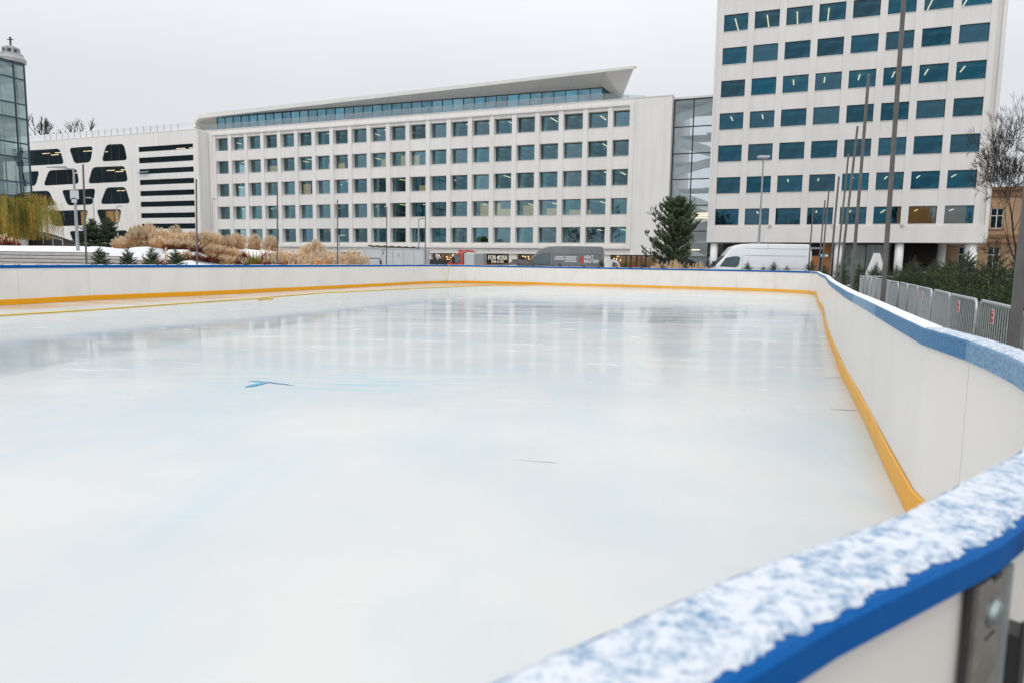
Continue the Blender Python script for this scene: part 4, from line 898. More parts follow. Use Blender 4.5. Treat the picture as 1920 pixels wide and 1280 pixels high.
for c in cxs:
    for (z0, z1) in rowsz:
        f_ = MB(); t = .07; f_.box(c-hw, c+hw, .2, .27, z0, z0+t).box(c-hw, c+hw, .2, .27, z1-t, z1).box(c-hw, c-hw+t, .2, .27, z0+t, z1-t).box(c+hw-t, c+hw, .2, .27, z0+t, z1-t).box(c-.04, c+.04, .2, .27, z0+t, z1-t).box(c-hw+t, c-.04, .2, .27, z0+(z1-z0)*.62, z0+(z1-z0)*.62+t).box(c+.04, c+hw-t, .2, .27, z0+(z1-z0)*.62, z0+(z1-z0)*.62+t)
        wn_ = f_.build('window', M['white_paint'], ob); MB().add([(c-hw, .24, z0), (c+hw, .24, z0), (c+hw, .24, z1), (c-hw, .24, z1)], [(0, 1, 2, 3)]).build('pane', M['pane_dark'], wn_, fix=False)
        MB().box(c-hw-.12, c+hw+.12, -.1, .19, z0-.14, z0-.003).build('window_sill', M['ochre_trim'], wn_)
MB().box(e0, e1, .9, 1, 0, zt).build('interior', M['dark'], ob)
# low white wall in front of it
lw = MB(); A_ = atY(1700, 515, 46); B_ = atY(2050, 515, 40); dv = (B_-A_); nv = Vector((-dv.y, dv.x, 0)).normalized()*.4
zt_ = 1.25; pts = [Vector((A_.x, A_.y, 0)), Vector((B_.x, B_.y, 0)), Vector((B_.x, B_.y, 0))+nv, Vector((A_.x, A_.y, 0))+nv]
lw.add([(p.x, p.y, 0) for p in pts]+[(p.x, p.y, zt_) for p in pts], [(0, 1, 2, 3), (7, 6, 5, 4), (0, 4, 5, 1), (1, 5, 6, 2), (2, 6, 7, 3), (3, 7, 4, 0)]); tag(lw.build('low_wall', M['white_paint']), 'low white wall behind the cut firs on the right', 'wall')
# ================================================================== terrace, steps, bank
def bank_h(X, Y):
    e_ = ((-15.1+(Y-21.4)*.45)-X)*.91
    a_ = sstep(3.0, 11., e_)*sstep(-9, -17, X); lump = .16*noise.noise(Vector((X*.5, Y*.5, 0)))
    xe = -18.4-max(0, Y-38.1)*2.3
    cut = max(sstep(xe-.2, xe+1.4, X), sstep(40.4, 41.6, Y))
    return -.06+(2.05+lump)*a_*cut
a = MB(); vs = []; nx, ny = 60, 60
for i in range(nx+1):
    for j in range(ny+1):
        X = -25.4+i*(18./nx); Y = 32+j*(38./ny); vs.append((X, Y, bank_h(X, Y)))
a.add(vs, [(i*(ny+1)+j, (i+1)*(ny+1)+j, (i+1)*(ny+1)+j+1, i*(ny+1)+j+1) for i in range(nx) for j in range(ny) ]); tag(a.build('planted_bank', M['bank'], smooth=True, fix=False), kind='structure')
st = empty('terrace_steps', (-40, 37, 0), 0, 'wide grey seating steps dusted with snow, left of the small firs', 'steps')
xl, xr = -30, 29.6
for k in range(9):
    z0 = .19*k; yk = -1.6+k*.55
    a = MB().box(xl, xr-k*1.6, yk, yk+.62, z0-.0 if k == 0 else z0+.0, z0+.125); 
    a.build('step_slab', M['concrete'], st)
    a = MB().box(xl, xr-k*1.6, yk+.10, yk+.62, z0+.128, z0+.186); a.build('step_riser', M['dark_stone'], st)
    n_ = 60; x0_, x1_ = xl, xr-k*1.6; vs = []
    for j in range(n_+1):
        x = x0_+(x1_-x0_)*j/n_; dd_ = max(.02, .22+.3*noise.noise(Vector((j*.35, k*3.1, 0)))); vs += [(x, yk+.005, z0+.130), (x, yk+min(.09, dd_), z0+.140)]
    MB().add(vs, [(2*j, 2*j+2, 2*j+3, 2*j+1) for j in range(n_)]).build('step_snow', M['snow'], st)
a = MB(); vs = []
for i in range(41):
    for j in range(26):
        X = -92+i*1.7; Y = 40.2+j*1.6; zz_ = 1.74+.45*sstep(41, 52, Y)+.12*noise.noise(Vector((X*.25, Y*.25, 3)))*sstep(40.5, 44, Y)
        if X > -28: zz_ += .25*math.exp(-((X+25)**2)/5-((Y-45)**2)/9)
        vs.append((X, Y, zz_))
for i in range(41): vs.append((-92+i*1.7, 40.2, 0))
fs = [(i*26+j, (i+1)*26+j, (i+1)*26+j+1, i*26+j+1) for i in range(40) for j in range(25)]+[(i*26, 41*26+i, 41*26+i+1, (i+1)*26) for i in range(40)]
a.add(vs, fs); tag(a.build('snowy_terrace', M['snow'], smooth=True, fix=False), kind='structure')
# dark stair going down in front of the left building, with handrail
ds = empty('side_stair', (atY(60, 450, 58).x, 58, 0), 0, 'dark stair with a metal handrail beside the willow', 'stair')
h0 = zat(60, 434, 58); h1 = zat(125, 459, 58); ln_ = atY(125, 450, 58).x-atY(50, 450, 58).x
a = MB(); n_ = 14
for k in range(n_): x0 = -.8+ln_*k/n_; zt2 = h0+(h1-h0)*k/n_; a.box(x0, x0+ln_/n_, 0, 3, 0, zt2)
a.box(-5, -.8, 0, 3, 0, h0); a.build('stair_body', M['dark_stone'], ds)
a = MB().tube((-.6, -.1, h0+.15), (ln_*.78, -.1, h1+.35), .045, n=6)
for k in range(5): x0 = -.6+(ln_*.78+.6)*k/4; zt2 = (h0+.15)+(h1+.2-h0)*k/4; a.tube((x0, -.1, zt2-.75), (x0, -.1, zt2), .035, n=6)
a.build('handrail', M['steel'], ds)
kx = atY(28, 440, 57).x; ks = empty('round_kiosk', (kx, 57, 1.9), 0, 'small white rounded shelter with pale green glass under the willow', 'kiosk')
a = MB(); zt3 = zat(28, 430, 57)-1.9
ring = [(math.cos(t), math.sin(t)) for t in [math.radians(-200+k*12) for k in range(20)]]
for k in range(19):
    (c0, s0_), (c1, s1_) = ring[k], ring[k+1]; r = .75
    if k < 4 or k > 12: a.add([(c0*r, s0_*r, 0), (c1*r, s1_*r, 0), (c1*r, s1_*r, zt3), (c0*r, s0_*r, zt3), (c0*(r+.12), s0_*(r+.12), 0), (c1*(r+.12), s1_*(r+.12), 0), (c1*(r+.12), s1_*(r+.12), zt3), (c0*(r+.12), s0_*(r+.12), zt3)], [(0, 1, 2, 3), (4, 7, 6, 5), (3, 2, 6, 7), (0, 3, 7, 4), (1, 5, 6, 2)])
a.build('shell', M['white_paint'], ks)
MB().tube((0, 0, 0), (0, 0, zt3-.02), .68, n=20).build('glass_drum', pm('pale_green_glass', (.35, .55, .52), (.2, .38, .38), scale=2, rough=.15), ks, smooth=False)
# ================================================================== vegetation
def needles(mb, p, d, ln, dens, nl, r_, mi=0, flat=0.0):
    n = max(2, int(ln*dens)); a_ = d.orthogonal().normalized(); b_ = d.cross(a_)
    for k in range(n):
        q_ = p+d*(ln*k/n)
        for j in range(4):
            t = r_.uniform(0, 6.28); o_ = a_*math.cos(t)+b_*math.sin(t); 
            if flat: o_.z *= (1-flat)
            dd = (o_+d*.75).normalized()*nl*r_.uniform(.75, 1.15); sd_ = d.cross(o_).normalized()*nl*.22
            mb.add([q_-sd_, q_+sd_, q_+dd], [(0, 1, 2)], mi)
def fir_meshes(seed, h, R, dens=38, nl=.03, leader=.28, whorls=12, tipm=.12):
    r_ = random.Random(seed); tk = MB(); cr = MB(); tk.path([(0, 0, 0), (0, 0, h*.5), (0, 0, h)], [h*.02, h*.012, .004], 6)
    hh = h-leader
    needles(cr, Vector((0, 0, hh)), Vector((0, 0, 1)), leader*.9, dens*.8, nl*.8, r_, 1 if tipm else 0)
    for wv in range(whorls):
        f = wv/(whorls-1); z = h*.10+(hh-h*.10)*(f**.85); L0 = R*(1-f)**.8*1.0+.10; nb = r_.randint(8, 11) if f < .8 else 6
        for k in range(nb):
            t = 2*math.pi*(k+r_.random()*.7)/nb+wv*.9; L1 = L0*r_.uniform(.72, 1.18); el = math.radians(r_.uniform(5, 22)+f*38)
            d = Vector((math.cos(t)*math.cos(el), math.sin(t)*math.cos(el), math.sin(el))); p0 = Vector((0, 0, z+r_.uniform(-.03, .03)))
            tk.tube(p0, p0+d*L1, .008, .003, n=3, cap=False)
            needles(cr, p0+d*.05, d, L1*.98, dens, nl, r_, 1 if r_.random() < tipm else 0, .3)
            m_ = int(L1/.085)
            side = d.cross(Vector((0, 0, 1))).normalized()
            for j in range(1, m_):
                fj = j/m_; q_ = p0+d*(L1*fj); l2 = L1*.5*(1-fj)+.05
                for sg in (-1, 1):
                    d2 = (d*.8+side*sg*.8+Vector((0, 0, r_.uniform(-.05, .25)))).normalized(); needles(cr, q_, d2, l2*r_.uniform(.7, 1.1), dens, nl, r_, 1 if r_.random() < tipm*.7 else 0, .3)
    return tk.mesh('trunk', M['bark'], fix=False), cr.mesh('crown', [M['fir'], M['fir_tip']], fix=False)
FIR = [fir_meshes(100+k, 1.75, .55+.04*k, leader=.22+.05*k, tipm=.10+.03*k) for k in range(4)]
FIRL = [fir_meshes(200+k, 2.0, .66, dens=36, nl=.045, leader=.2, tipm=.05) for k in range(2)]
FIRB = [fir_meshes(300+k, 2.25, 1.15, dens=40, nl=.055, leader=.15, whorls=11, tipm=.04) for k in range(2)]
def tree(name, tm, cm, loc, rz, sc, label, cat, group=None):
    t = empty(name, loc, rz, label, cat, group); t.scale = (sc[0], sc[0], sc[1]); part('trunk', tm, t); part('crown', cm, t); return t
# cut firs behind the right barriers
k = 0; y = 5.6; r5 = random.Random(5)
gF = 'cut fir trees standing behind the right-hand barriers'
while y < 34:
    for row in (0, 1, 2):
        X = bx(y)+.85+row*1.0+r5.uniform(-.15, .15)+max(0, y-12)*.012; v = FIR[r5.randrange(4)]; s_ = r5.choice((.74, .84, .92, .98, 1.04, 1.1))*(1.12 if row else 1.0) if y > 8 else r5.uniform(.80, .98)
        tree('fir_tree', v[0], v[1], (X, y+r5.uniform(-.2, .2), 0), r5.uniform(0, 6), (s_*.92, s_), 'cut fir in the %s row behind the barriers, %s from the near end' % (('front', 'middle', 'back')[row], ORD[k]), 'fir tree', gF)
    k += 1; y += 1.0 if y < 16 else 1.4
# firs behind the far boards
k = 0
for px, Y, yt in ((972, 50.5, 489), (1012, 50.2, 492), (1050, 50, 489), (1092, 49, 491), (1128, 48.5, 484), (1172, 47.5, 487), (1208, 47, 486), (1243, 46.5, 489), (1285, 45.8, 489), (1333, 45.2, 489), (1402, 44.6, 486), (1432, 44.5, 494), (1451, 44.3, 487), (1476, 44, 494), (1521, 43, 480), (1545, 39.5, 488), (1578, 36, 483), (1612, 34, 488), (1640, 33, 489)):
    zt_ = zat(px, yt, Y); v = FIR[k % 4]; s_ = zt_/1.75; tree('fir_tree', v[0], v[1], (gx(px, Y), Y, 0), k*1.3, (s_*.95, s_), 'small fir peeping over the far boards, %s from the left' % ORD[k], 'fir tree', 'small firs behind the far boards'); k += 1
for k, (px, yt, Y) in enumerate(((188, 461, 33), (240, 463, 33.5), (286, 461, 34), (330, 463, 34.5))):
    zt_ = zat(px, yt, Y); s_ = zt_/2.0; v = FIRL[k % 2]; tree('fir_tree', v[0], v[1], (gx(px, Y), Y, 0), k*2.1, (s_*1.1, s_), 'small dark fir at the foot of the bank, %s from the left' % ORD[k], 'fir tree', 'four small firs at the foot of the bank')
for k, (px, yt, Y) in enumerate(((176, 408, 43), (205, 404, 44.5))):
    zt_ = zat(px, yt, Y); s_ = (zt_-1.9)/2.25; v = FIRB[k]; tree('fir_tree', v[0], v[1], (gx(px, Y), Y, 1.85), k*2.1, (s_, s_), ('left', 'right')[k]+' one of the two big dark firs beside the lamp post on the terrace', 'fir tree', 'two big firs on the terrace')
zt_ = zat(437, 440, 47); s_ = (zt_-1.6)/2.0; tree('fir_tree', FIRL[0][0], FIRL[0][1], (gx(437, 47), 47, 1.6), 1, (s_*.55, s_), 'narrow dark conifer half hidden among the pale grasses', 'conifer')
# pine
def pine_meshes(h=7.0):
    r_ = random.Random(42); tk = MB(); cr = MB(); tk.path([(0, 0, 0), (.1, 0, h*.3), (-.05, .05, h*.6), (.1, 0, h*.95)], [.17, .13, .08, .02], 8)
    def tuft(p, d, s_):
        a_ = d.orthogonal().normalized(); b_ = d.cross(a_)
        for k in range(44):
            t = r_.uniform(0, 6.28); o_ = a_*math.cos(t)+b_*math.sin(t); q_ = p+d*r_.uniform(0, s_); dd = (o_*r_.uniform(.4, 1)+d*.9).normalized()*r_.uniform(.09, .17); sd_ = d.cross(dd).normalized()*.013
            cr.add([q_-sd_, q_+sd_, q_+dd], [(0, 1, 2)])
    prof = [(.07, .66), (.15, .80), (.25, .92), (.38, .98), (.5, .97), (.62, .80), (.74, .66), (.85, .46), (.94, .24), (1., .1)]
    def R(f):
        for (a0, r0), (a1, r1) in zip(prof, prof[1:]):
            if f <= a1: return (r0+(r1-r0)*max(0, (f-a0))/(a1-a0))*2.45
        return .2
    for k in range(140):
        f = .07+.9*((k+.5)/140)**.9; t = r_.uniform(0, 6.28); z = h*f*.93; L1 = R(f)*r_.uniform(.6, 1.12)*(.75 if math.cos(t-1) < -.3 else 1.05); p = Vector((0, 0, z)); d = Vector((math.cos(t), math.sin(t), .05+.25*f)); d.normalize(); pts = [p.copy()]; n = 6
        for j in range(n): d = (d+Vector((r_.uniform(-.12, .12), r_.uniform(-.12, .12), .10+.12*f))).normalized(); p = p+d*(L1/n); pts.append(p.copy())
        tk.path(pts, [.035*(1-j/8)*(1.2-f*.6) for j in range(n+1)], 4)
        for j in range(2, n+1):
            for m_ in range(5 if j < n else 7):
                dd = (d+Vector((r_.uniform(-.9, .9), r_.uniform(-.9, .9), r_.uniform(-.15, .9)))).normalized(); l2 = r_.uniform(.12, .45); q_ = pts[j].lerp(pts[j-1], r_.random()); tk.tube(q_, q_+dd*l2, .006, .004, n=3, cap=False); tuft(q_+dd*l2*.35, (dd+Vector((0, 0, .4))).normalized(), l2*.75)
    return tk.mesh('trunk', M['bark'], fix=False), cr.mesh('crown', M['pine'], fix=False)
pmx = pine_meshes(); tree('pine_tree', pmx[0], pmx[1], (gx(1262, 58), 58, 0), .6, (1.18, 1.02), 'bushy dark green pine in front of the glass link', 'pine tree')
# willow
def willow():
    r_ = random.Random(9); tk = MB(); cr = MB()
    tk.path([(0, 0, 0), (.1, 0, 1.2), (.0, .1, 2.2)], [.28, .24, .2], 8); top_ = Vector((0, .1, 2.2)); R_ = 3.4
    for k in range(80):
        t = r_.uniform(0, 6.28); L1 = r_.uniform(.25, 1.0)*R_; p = top_.copy(); pts = [p.copy()]; d = Vector((math.cos(t)*.9, math.sin(t)*.9, r_.uniform(.9, 2.0))).normalized(); n = 7
        for j in range(n): d = (d+Vector((math.cos(t)*.14, math.sin(t)*.14, -.24))).normalized(); p = p+d*(L1*1.45/n); pts.append(p.copy())
        tk.path(pts[:6], [.05*(1-j/7) for j in range(6)], 4)
        for j in range(1, n+1):
            for m_ in range(10 if j > 3 else 6):
                q_ = pts[j].lerp(pts[j-1], r_.random())+Vector((r_.uniform(-.2, .2), r_.uniform(-.2, .2), 0)); ln = r_.uniform(.7, 2.3); ln = min(ln, max(.3, q_.z-.5)); dr = Vector((q_.x, q_.y, 0)); dr = dr.normalized()*.12 if dr.length > .1 else dr
                nseg = int(ln/.055)
                for s_ in range(nseg):
                    f = s_/nseg; z_ = q_+dr*(f*1.2)+Vector((r_.uniform(-.03, .03), r_.uniform(-.03, .03), -ln*f+.12*math.sin(f*3))); a_ = r_.uniform(0, 6.28); sd_ = Vector((math.cos(a_), math.sin(a_), 0))*.018; dd = Vector((math.cos(a_+1.5)*.045, math.sin(a_+1.5)*.045, -.10)); cr.add([z_-sd_, z_+sd_, z_+dd], [(0, 1, 2)])
    return tk.mesh('trunk', M['bark_d'], fix=False), cr.mesh('crown', M['willow'], fix=False)
wm = willow()
tree('willow_tree', wm[0], wm[1], (gx(18, 56), 56, 2.0), .4, (1.0, 1.38), 'weeping willow with yellow-green hanging foliage at the left edge', 'willow')
tree('willow_tree', wm[0], wm[1], (gx(-60, 55), 55, 2.0), 2.4, (1.05, 1.3), 'orange-tinged willow cut off by the left edge of the photo', 'willow')
# bare trees
def bare(seed, h, spread=.5, depth=7, r0=.16, mat='bark_d', clumps=0, first=.28, thin=1.):
    r_ = random.Random(seed); tk = MB(); cr = MB(); ends = []
    def grow(p, d, L1, r, lev):
        n = 3; pts = [p]; rs = [r]
        for j in range(n): d = (d+Vector((r_.uniform(-.12, .12), r_.uniform(-.12, .12), r_.uniform(-.04, .10)))).normalized(); p = p+d*(L1/n); pts.append(p); rs.append(r*(1-.35*(j+1)/n))
        (tk if lev < 3 else cr).path(pts, rs, 6 if lev < 2 else 3)
        if lev >= depth: ends.append(p); return
        nb = 2 if r_.random() < .55 else 3
        if lev == 0: nb = 4
        for k in range(nb):
            t = 6.283*(k+r_.random())/nb; a_ = d.orthogonal().normalized(); b_ = d.cross(a_); sp_ = spread*r_.uniform(.6, 1.3)*(1.0 if k else .5)
            grow(pts[-1] if k != 1 else pts[-2], (d+(a_*math.cos(t)+b_*math.sin(t))*sp_).normalized(), L1*r_.uniform(.66, .88), max(.006*thin, rs[-1]*r_.uniform(.6, .78)), lev+1)
    grow(Vector((0, 0, 0)), Vector((0, 0, 1)), h*first, r0, 0)
    if clumps:
        for q_ in ends:
            if r_.random() < clumps:
                for _ in range(5): o_ = Vector((r_.gauss(0, .12), r_.gauss(0, .12), r_.gauss(0, .12))); cr.add([q_+o_, q_+o_+Vector((.07, .02, .04)), q_+o_+Vector((.0, .05, -.08))], [(0, 1, 2)], 1)
    m2 = pm('withered_leaves', (.10, .06, .03), rough=.9)
    return tk.mesh('trunk', M[mat], fix=False), cr.mesh('crown', [M[mat], m2], fix=False), max(v[2] for v in cr.v)
b1 = bare(3, 12, .62, 9, .26, clumps=.5, first=.28, thin=3.2); b2 = bare(8, 5, .75, 7, .08, clumps=.2, first=.26, thin=.7); b3 = bare(21, 14, .55, 8, .25, clumps=.5, first=.25, thin=6.5); b4 = bare(22, 14, .6, 7, .35, clumps=.0, first=.25, thin=6)
ht = zat(1905, 170, 46); s_ = ht/b1[2]; tree('bare_tree', b1[0], b1[1], (gx(1908, 46), 46, 0), .5, (s_*.62, s_), 'large bare tree with dark branches at the right edge', 'bare tree')
ht = zat(1880, 435, 52); s_ = (ht)/b2[2]; tree('bare_tree', b2[0], b2[1], (gx(1880, 52), 52, 0), 1.5, (s_*1.1, s_), 'small slim bare tree before the ochre house windows', 'bare tree')
for k, (px, yt, sx_) in enumerate(((62, 215, .7), (108, 210, .75), (128, 218, .7), (155, 224, .6), (88, 236, .5))):
    ht = zat(px, yt, 150); s_ = ht/b3[2]; tree('bare_tree', b3[0], b3[1], (gx(px, 150, 240), 150+k*2, 0), k*1.9, (s_*sx_*1.25, s_), 'distant bare treetop above the low white building, %s from the left' % ['first', 'third', 'fourth', 'fifth', 'second'][k], 'bare tree', 'bare treetops behind the low white building')
# trees across the square, seen mirrored in the lower windows
for k, (X, Y) in enumerate(((-52, -30), (-40, -36), (-27, -31), (-15, -38), (-70, -22), (-4, -34), (-84, -18), (10, -40), (24, -36))):
    s_ = (17+3*math.sin(k*2.1))/b4[2]; tree('bare_tree', b4[0], b4[1], (X, Y, 0), k*1.1, (s_*.8, s_), 'bare tree mirrored in the office windows, across the square', 'bare tree', 'bare trees across the square')
# ornamental grasses
def grass_mesh(seed, h, R_, nb, npl, kinds):
    r_ = random.Random(seed); a = MB()
    for k in range(nb):
        t = r_.uniform(0, 6.28); rr_ = R_*r_.random()**.6; base = Vector((math.cos(t)*rr_*.55, math.sin(t)*rr_*.55, 0)); tip = Vector((math.cos(t)*rr_*1.15, math.sin(t)*rr_*1.15, h*r_.uniform(.25, .88)*(1-.55*(rr_/R_)**2))); midp = (base+tip)*.5+Vector((0, 0, h*.14)); sd_ = Vector((-math.sin(t), math.cos(t), 0))*.014
        a.add([base-sd_, base+sd_, midp+sd_, midp-sd_, tip], [(0, 1, 2, 3), (3, 2, 4)], 0)
    for k in range(npl):
        t = r_.uniform(0, 6.28); rr_ = R_*r_.random()**.55; base = Vector((math.cos(t)*rr_*.5, math.sin(t)*rr_*.5, 0)); tip = Vector((math.cos(t)*rr_*.95, math.sin(t)*rr_*.95, h*r_.uniform(.68, 1.0)*(1-.42*(rr_/R_)**2))); d = (tip-base).normalized(); a.tube(base, tip, .006, .004, n=3, mi=0, cap=False)
        for j in range(26):
            o_ = Vector((r_.uniform(-1, 1), r_.uniform(-1, 1), r_.uniform(-.2, 1))); q_ = tip-d*(.30*r_.random()); dd = (d*.6+o_*.5+Vector((math.cos(t)*.3, math.sin(t)*.3, 0))).normalized()*r_.uniform(.08, .16); sd_ = dd.cross(d).normalized()*.016; a.add([q_-sd_, q_+sd_, q_+dd], [(0, 1, 2)], 1)
    return a.mesh('grass_clump', kinds, fix=False)
G_t = [grass_mesh(k, 1.9, .75, 420, 170, [M['straw'], M['plume']]) for k in range(3)]
G_m = [grass_mesh(10+k, 1.3, .7, 420, 100, [M['straw'], M['plume']]) for k in range(2)]
G_r = [grass_mesh(20+k, .95, .6, 600, 12, [M['russet'], M['plume']]) for k in range(2)]
G_g = [grass_mesh(30, 1.15, .6, 520, 12, [M['green_bl'], M['plume']])]
gl = [('t', 258, 424, 41), ('t', 280, 421, 41.5), ('t', 302, 428, 41), ('m', 240, 440, 42), ('t', 322, 436, 42), ('t', 342, 430, 42.5), ('t', 362, 432, 43), ('t', 385, 437, 43), ('t', 405, 436, 43.5), ('t', 425, 438, 44), ('t', 446, 438, 45),
      ('r', 300, 470, 38.5), ('m', 330, 458, 40), ('m', 356, 460, 40.5), ('r', 372, 478, 37.5), ('r', 395, 476, 38), ('m', 345, 478, 37.5), ('r', 412, 478, 38.5), ('m', 425, 476, 38.5), ('r', 440, 478, 39), ('t', 330, 426, 44), ('t', 395, 432, 46), ('m', 275, 452, 41), ('m', 250, 456, 41.5), ('r', 318, 466, 39.5), ('r', 345, 466, 40), ('m', 300, 452, 40), ('r', 368, 468, 39), ('r', 385, 468, 39.2), ('m', 415, 462, 39.5), ('m', 400, 466, 39), ('m', 435, 464, 40), ('r', 350, 480, 37.5), ('g', 475, 464, 40), ('r', 455, 466, 41), ('r', 495, 474, 40), ('t', 477, 438, 50), ('t', 507, 443, 50), ('r', 500, 466, 42),
      ('m', 522, 468, 43), ('r', 545, 466, 43), ('m', 535, 470, 42), ('t', 575, 455, 47), ('t', 592, 452, 47.5), ('m', 560, 466, 45), ('m', 580, 474, 42), ('m', 600, 472, 43), ('m', 615, 466, 46), ('m', 622, 476, 44), ('m', 645, 466, 47.5), ('m', 662, 468, 48), ('m', 655, 474, 46.5), ('r', 510, 480, 40), ('r', 530, 481, 40.5), ('m', 226, 445, 43), ('r', 10, 440, 52), ('r', -8, 438, 52), ('r', 28, 446, 52)]
nm = {'t': ('tall pale plumed grass', G_t, 1.9), 'm': ('medium straw-coloured grass', G_m, 1.3), 'r': ('low russet grass', G_r, .95), 'g': ('yellow-green grass', G_g, 1.15)}
cnt = {}
for (kd, px, yt, Y) in sorted(gl, key=lambda q_: q_[1]):
    desc, ms, h = nm[kd]; X = gx(px, Y, 470); zb = bank_h(X, Y) if px > 215 else 2.1; zt_ = zat(px, yt, Y); s_ = max(.5, min(1.9, (zt_-zb)/h)); cnt[kd] = cnt.get(kd, 0)+1
    o = bpy.data.objects.new('ornamental_grass', ms[cnt[kd] % len(ms)]); COL.objects.link(o); o.location = (X, Y, zb); o.scale = (max(.7, s_*.9)*1.22,)*2+(s_*(.92+.2*abs(math.sin(px*1.7))),); o.rotation_euler = (0, 0, px)
    tag(o, '%s clump on the bank, %s of its kind from the left' % (desc, ORD[cnt[kd]-1]) if kd != 'g' else 'yellow-green grass clump, the only green one on the bank', 'ornamental grass', 'ornamental grasses on the bank')
k = 0
for (kd, px, yt, Y) in (('m', 1240, 490, 56), ('m', 1262, 488, 56), ('m', 1282, 491, 56), ('m', 1310, 492, 55), ('r', 1875, 512, 38), ('r', 1900, 512, 38)):
    desc, ms, h = nm[kd]; X = gx(px, Y, 490); s_ = max(.5, zat(px, yt, Y)/h); o = bpy.data.objects.new('ornamental_grass', ms[k % 2]); COL.objects.link(o); o.location = (X, Y, 0); o.scale = (s_*1.1, s_*1.1, s_)
    tag(o, ('straw-coloured grass at the foot of the pine, %s from the left' % ORD[k]) if k < 4 else ('russet grass by the low white wall, %s one' % ('left', 'right')[k-4]), 'ornamental grass', 'grasses by the pine' if k < 4 else 'russet grasses by the low wall'); k += 1
# two small orange bollards among the grasses
for k, px in enumerate((597, 611)):
    X = gx(px, 41.5); o = MB().tube((0, 0, 0), (0, 0, .3), .16, n=12).tube((0, 0, .3), (0, 0, 1.55), .05, n=12).sphere((0, 0, 1.62), .09, 10, 6).build('marker_post', pm('orange_plastic', (.80, .24, .03), rough=.5), smooth=False); o.location = (X, 41.5, bank_h(X, 41.5)-.05 if k < 0 else 0)
    tag(o, 'small orange marker post among the grasses, %s one' % ('left', 'right')[k], 'marker post', 'orange marker posts')
    o.location.z = zat(px, 490, 41.5)-1.62
# ================================================================== street lamps
def lamp(px, yb, yt, Y, z0, label, arm=None, head='arm', r=.07, plates=False):
    t = empty('street_lamp', (gx(px, Y, yb), Y, z0), 0, label, 'street lamp'); h = zat(px, yt, Y)-z0
    a = MB().tube((0, 0, 0), (0, 0, h*.5), r, r*.85, n=12).tube((0, 0, h*.5), (0, 0, h), r*.75, r*.55, n=12); a.build('pole', M['lamp_pole'], t, smooth=False)
    if head == 'arm':
        a = MB().tube((0, 0, h-.05), (arm*.35, 0, h), r*.45, n=6).prism([(arm*.3, h-.03), (arm, h-.0), (arm, h+.05), (arm*.3, h+.10)], -.12, .12); a.build('lamp_head', M['lamp_pole'], t)
    else:
        a = MB().box(-.42, .42, -.3, .3, h, h+.14).box(-.3, .3, -.22, .22, h-.08, h); a.build('lamp_head', M['lightgrey'], t)
    if plates:
        zc_ = zat(px, 366, Y)-z0; a = MB().box(-.22, .28, -.1, -.07, zc_-.25, zc_+.25); a.build('sign_plate', M['lightgrey'], t); zc_ = zat(px, 376, Y)-z0; a = MB().box(-.15, .15, -.1, -.07, zc_-.15, zc_+.12); a.build('sign_plate', M['lightgrey'], t)
    return t
lamp(146, 470, 316, 42, 1.75, 'tall grey street lamp with sign plates beside the two big firs', -1.5, r=.10, plates=True)
lamp(178, 440, 372, 66, 2.0, 'short lamp with a white arm before the trapezoid windows', -.8, r=.07)
lamp(221, 440, 388, 66, 2.0, 'thin lamp post right of the two big firs', .5, r=.07)
lamp(400, 440, 374, 62, 2.0, 'thin lamp with a T-shaped head left of the office windows', .35, r=.06)
lamp(636, 480, 442, 58, 0, 'low lamp with a flat white head above the grasses', .55, r=.08)
lamp(785, 466, 411, 60, 0, 'grey lamp post with a thin arm behind the white trailer', .6, r=.09)
lamp(1423, 456, 296, 58, 0, 'tall street lamp with a square head behind the white van', head='box', r=.11)
